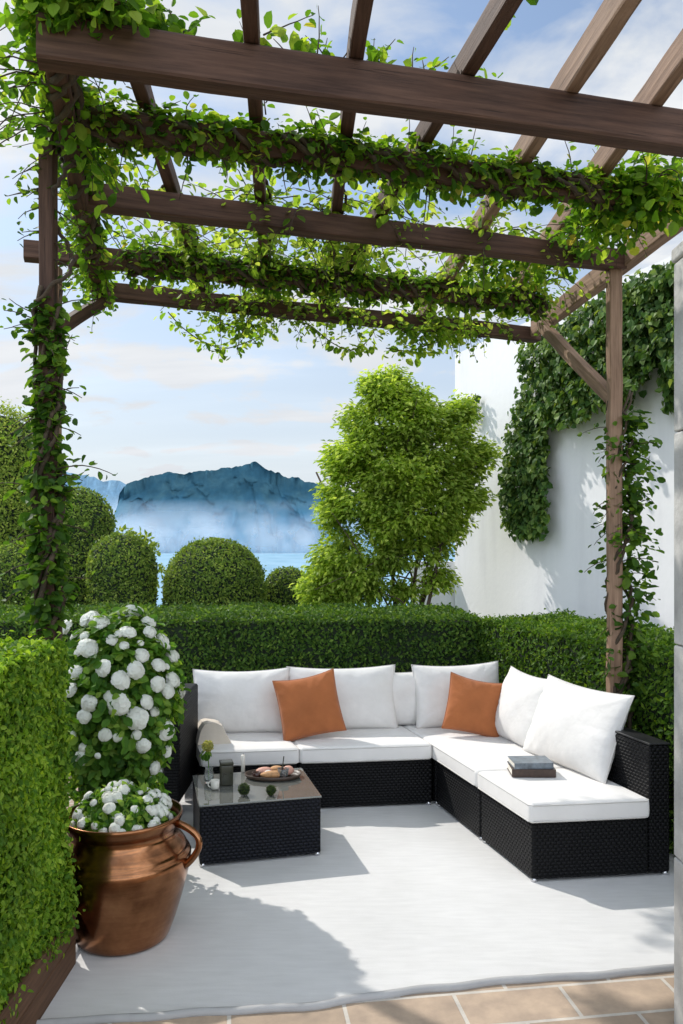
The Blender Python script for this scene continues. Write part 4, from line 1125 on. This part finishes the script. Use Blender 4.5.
# hanging strands under the last beam
t = vine_start('climbing_vine', tuple((B3a + B3b) / 2), 'drooping pale sprays dangling below the hindmost beam against the sky'); gl, gs = Geo(), Geo()
Ld = unit(B3b - B3a)
for pts in ([(168, 312), (180, 326), (200, 341), (225, 350), (250, 341), (270, 332), (262, 322)], [(285, 316), (312, 326), (330, 342), (350, 352), (366, 344), (376, 328)], [(386, 348), (408, 352), (430, 344), (448, 340), (468, 334), (478, 328)], [(400, 330), (420, 338), (445, 326)], [(210, 318), (240, 330), (268, 322)]):
    gp = smooth_path(np.array([on_y(a, b, 5.75 + .06 * i) for i, (a, b) in enumerate(pts)]), 30)
    gs.add(*tube(gp, .004, 5), 0, True); mass(gl, gp, 150, .075, .055)
for (px, n, ln) in ((165, 4, .22), (190, 5, .35), (215, 7, .50), (240, 8, .55), (262, 8, .48), (285, 6, .36), (305, 5, .30), (330, 5, .40), (345, 4, .42), (365, 4, .38), (405, 8, .45), (425, 8, .42), (445, 7, .38), (465, 5, .3), (150, 3, .2)):
    s = (px - 102) / (538 - 102); p0 = B3a + (B3b - B3a) * s
    for k in range(n):
        p = p0 + Ld * RNG.normal(0, .1) + np.array([0, RNG.normal(0, .06), .04])
        spray(gl, gs, p, [RNG.normal(.2, .8), RNG.normal(-.1, .4), -.25], ln * RNG.uniform(.45, .95), .056, .7, 44)
finish(t, gl, gs, 'vine_pale')
# right end mass
t = vine_start('climbing_vine', tuple(V1b), 'leafy tangle bunched on the rafters at the right end of the second beam'); gl, gs = Geo(), Geo()
mass(gl, [on_z(600, 215, ZB), on_z(668, 175, ZB + .05)], 1000, .19, .052, skirt=.05)
for k in range(46):
    p, _ = along([on_z(560, 240, ZB), on_z(670, 170, ZB)], 1); spray(gl, gs, p[0], [RNG.normal(0, .8), RNG.normal(0, .8), RNG.uniform(-.5, .7)], RNG.uniform(.15, .35), .05, .7)
mass(gl, [on_z(470, 268, ZB), on_z(560, 255, ZB + .05), on_z(590, 225, ZB + .08)], 700, .16, .052)
finish(t, gl, gs, 'vine')
# left post vine
t = vine_start('climbing_vine', (-1.2, 3.3, 0), 'leafy vine climbing the front left post from the hedge'); gl, gs = Geo(), Geo()
PL = np.array([-1.203, 3.285, 0.])
for k in range(5): gs.add(*tube(twist([PL + ez * .0, PL + ez * 2.75], .052, 2.2 + .5 * k, 80, seed=30 + k), np.linspace(.016, .008, 80), 6), 0, True)
gs.add(*tube(twist([PL + ez * 2.6, PL + [.1, 0, 3.3]], .06, 1.5, 40, seed=36), .009, 6), 0, True)
wf = lambda s: .75 + .5 * np.sin(s * 17 + 1) * np.sin(s * 7)
mass(gl, [PL + ez * .9, PL + ez * 2.66], 1700, .095, .05, wf, off=(.0, -.02, 0))
for k in range(42):
    z = RNG.uniform(1.4, 2.62); spray(gl, gs, PL + ez * z, [RNG.normal(.15, 1), RNG.normal(-.2, .6), RNG.uniform(-.2, .8)], RNG.uniform(.10, .24), .05, .8)
for (z, dx, ln) in ((2.0, 1, .28), (1.98, .9, .22), (2.58, -1, .2), (2.62, -.8, .2), (2.66, 1, .22)): spray(gl, gs, PL + ez * z, [dx, -.2, .35], ln, .05, .3, 40)
for k in range(14):
    z = RNG.uniform(2.6, 3.35); spray(gl, gs, PL + ez * z, [random.choice([-1, 1.0]), -.2, RNG.uniform(-.6, .2)], RNG.uniform(.10, .20), .045, .9)
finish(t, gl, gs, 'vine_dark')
# right post vine
t = vine_start('climbing_vine', (1.6, 4.7, 0), 'leafy vine twisting up the right post beside the white wall'); gl, gs = Geo(), Geo()
PR = np.array([1.64, 4.72, 0.])
for k in range(4): gs.add(*tube(twist([PR + ez * .0, PR + [0, 0, 2.6]], .065, 1.8 + .5 * k, 80, seed=40 + k), np.linspace(.014, .007, 80), 6), 0, True)
wf2 = lambda s: .55 + .6 * np.abs(np.sin(s * 9 + .6))
mass(gl, [PR + [.05, 0, .75], PR + [.06, 0, 1.35], PR + [.07, 0, 2.05], PR + [.05, 0, 2.5]], 900, .15, .058, wf2)
for k in range(62):
    z = RNG.uniform(.95, 2.5); spray(gl, gs, PR + [.02, 0, z], [random.choice([-1, 1, 1]) * RNG.uniform(.4, 1), RNG.normal(-.2, .5), RNG.uniform(-.3, .7)], RNG.uniform(.12, .26), .058, .9, 36)
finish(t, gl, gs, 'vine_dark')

# ------------------------------------------------------------------ ivy on the wall
def inside(poly, x, y):
    c = False; n = len(poly)
    for i in range(n):
        x0_, y0_ = poly[i]; x1_, y1_ = poly[i - 1]
        if (y0_ > y) != (y1_ > y) and x < (x1_ - x0_) * (y - y0_) / (y1_ - y0_) + x0_: c = not c
    return c
def ivy(poly, n, label, thick, size=.066):
    g = Geo(); P = []; xs_ = [p[0] for p in poly]; ys_ = [p[1] for p in poly]
    while len(P) < n:
        x, y = RNG.uniform(min(xs_), max(xs_)), RNG.uniform(min(ys_), max(ys_))
        if inside(poly, x + RNG.normal(0, 3.0), y + RNG.normal(0, 4)):
            b = .5 + .5 * math.sin(x * .21 + y * .05) * math.sin(y * .17 - x * .08)
            P.append(on_wall(x, y, .03 + thick * RNG.random() ** .7 * (.55 + .45 * b)))
    P = np.array(P); n3 = np.array([WN[0], WN[1], 0.])
    N = n3 + RNG.normal(0, .5, (n, 3)) + [0, 0, .35]; D = np.array([0, 0, -1.]) + n3 * .35 + RNG.normal(0, .5, (n, 3))
    g.add(*leaves(P, N, D, size * RNG.uniform(.55, 1.25, n), LEAFH), 0)
    c = P.mean(0); t = thing('wall_ivy', (c[0], c[1], P[:, 2].min()), label, 'ivy')
    g.build('foliage', M['ivy'], t)
    return t
ivy([(518, 352), (540, 335), (575, 312), (612, 288), (683, 258), (760, 215), (830, 170), (830, 330), (760, 350), (690, 352), (680, 375), (668, 372), (661, 350), (645, 372), (630, 395), (615, 412), (598, 400), (585, 418), (565, 424), (545, 426), (532, 410), (524, 385)], 12500, 'dark ivy mass spilling over the top of the white wall', .34)
ivy([(524, 385), (545, 420), (548, 450), (546, 500), (547, 522), (538, 536), (522, 538), (510, 530), (502, 512), (501, 480), (508, 455), (506, 440), (515, 415)], 2700, 'narrow ivy curtain hanging down the wall left of the right post', .22)
ivy([(661, 360), (676, 345), (678, 380), (674, 407), (669, 408), (667, 385)], 420, 'thin ivy tail hanging by the stone pillar', .16)
ivy([(470, 395), (477, 392), (480, 405), (476, 420), (470, 428), (466, 415)], 80, 'small lone ivy sprig on the wall right of the feathery tree', .12)

# ------------------------------------------------------------------ light, sky, camera
TS = Vector((-.74, .68, .95)).normalized()
sun = bpy.data.lights.new('sun', 'SUN'); sun.energy = 3.75; sun.angle = R(0.8); sun.color = (1.0, .955, .89)
so = bpy.data.objects.new('sun', sun); COL.objects.link(so); so.rotation_euler = TS.to_track_quat('Z', 'Y').to_euler(); so.location = TS * 30
w = bpy.data.worlds.new('World'); S.world = w; w.use_nodes = True
nt = w.node_tree; nt.nodes.clear()
out = nt.nodes.new('ShaderNodeOutputWorld')
sky = nt.nodes.new('ShaderNodeTexSky'); sky.sky_type = 'NISHITA'; sky.sun_disc = False
sky.sun_elevation = math.asin(TS.z); sky.sun_rotation = math.atan2(TS.x, TS.y)
sky.air_density = 1.0; sky.dust_density = 1.2; sky.ozone_density = 1.5
tc = nt.nodes.new('ShaderNodeTexCoord'); sp = nd(nt, 'ShaderNodeSeparateXYZ', Vector=tc.outputs['Generated'])
zz = mth(nt, 'ADD', mth(nt, 'MAXIMUM', sp.outputs[2], 0.0), 0.22)
cv = nd(nt, 'ShaderNodeCombineXYZ', X=mth(nt, 'DIVIDE', sp.outputs[0], zz), Y=mth(nt, 'DIVIDE', sp.outputs[1], zz), Z=0.0)
n1 = nd(nt, 'ShaderNodeTexNoise', Vector=cv.outputs[0], Scale=3.6, Detail=9.0, Roughness=0.56, Distortion=0.4).outputs[0]
mp = nd(nt, 'ShaderNodeMapping', Vector=cv.outputs[0]); mp.inputs['Scale'].default_value = (.7, 2.6, 1); mp.inputs['Rotation'].default_value = (0, 0, R(14))
n2 = nd(nt, 'ShaderNodeTexNoise', Vector=mp.outputs[0], Scale=1.2, Detail=5.0, Roughness=0.5).outputs[0]
cl = mth(nt, 'MULTIPLY_ADD', n1, 0.5, mth(nt, 'MULTIPLY', n2, 0.5))
fac = ramp(nt, cl, [(0.42, 0.15), (0.49, 0.62), (0.55, 1.0)])
hor = nd(nt, 'ShaderNodeMapRange', Value=sp.outputs[2]); hor.inputs[1].default_value = 0.0; hor.inputs[2].default_value = 0.50; hor.inputs[3].default_value = 1.0; hor.inputs[4].default_value = 0.0
fac2 = mth(nt, 'MAXIMUM', fac, mth(nt, 'MULTIPLY', hor.outputs[0], 1.0))
shade = ramp(nt, n2, [(0.3, (6.2, 6.6, 7.1)), (0.5, (7.0, 7.3, 7.65)), (0.68, (9.2, 9.3, 9.4))])
skyc = mixc(nt, 1.0, sky.outputs[0], (1.12, 1.30, 1.40), 'MULTIPLY')
shade = mixc(nt, mth(nt, 'MULTIPLY', hor.outputs[0], .72), shade, (6.75, 7.05, 7.5))
col = mixc(nt, fac2, skyc, shade)
bk = nd(nt, 'ShaderNodeMapRange', Value=sp.outputs[1]); bk.interpolation_type = 'SMOOTHSTEP'; bk.inputs[1].default_value = .25; bk.inputs[2].default_value = -.55; bk.inputs[3].default_value = 1.0; bk.inputs[4].default_value = 2.65  # extra sky brightness added behind the camera as unseen front fill
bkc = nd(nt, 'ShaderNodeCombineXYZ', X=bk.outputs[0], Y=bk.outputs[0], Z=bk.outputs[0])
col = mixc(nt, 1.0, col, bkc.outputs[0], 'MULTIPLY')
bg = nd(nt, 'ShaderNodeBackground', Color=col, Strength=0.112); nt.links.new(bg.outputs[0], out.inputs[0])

cam = bpy.data.cameras.new('camera'); co = bpy.data.objects.new('camera', cam); COL.objects.link(co)
co.location = (0, 0, CH); co.rotation_euler = (R(90), 0, 0)
cam.sensor_fit = 'HORIZONTAL'; cam.sensor_width = 36; cam.lens = 36 * FP / 683; cam.shift_y = (HY - 512) / 683; cam.shift_x = 0
cam.clip_start = .05; cam.clip_end = 30000
S.camera = co
S.view_settings.view_transform = 'Standard'; S.view_settings.look = 'None'; S.view_settings.exposure = 0; S.view_settings.gamma = 1
S.cycles.max_bounces = 8; S.cycles.transparent_max_bounces = 16; S.cycles.use_denoising = True
S.cycles.sample_clamp_indirect = 8
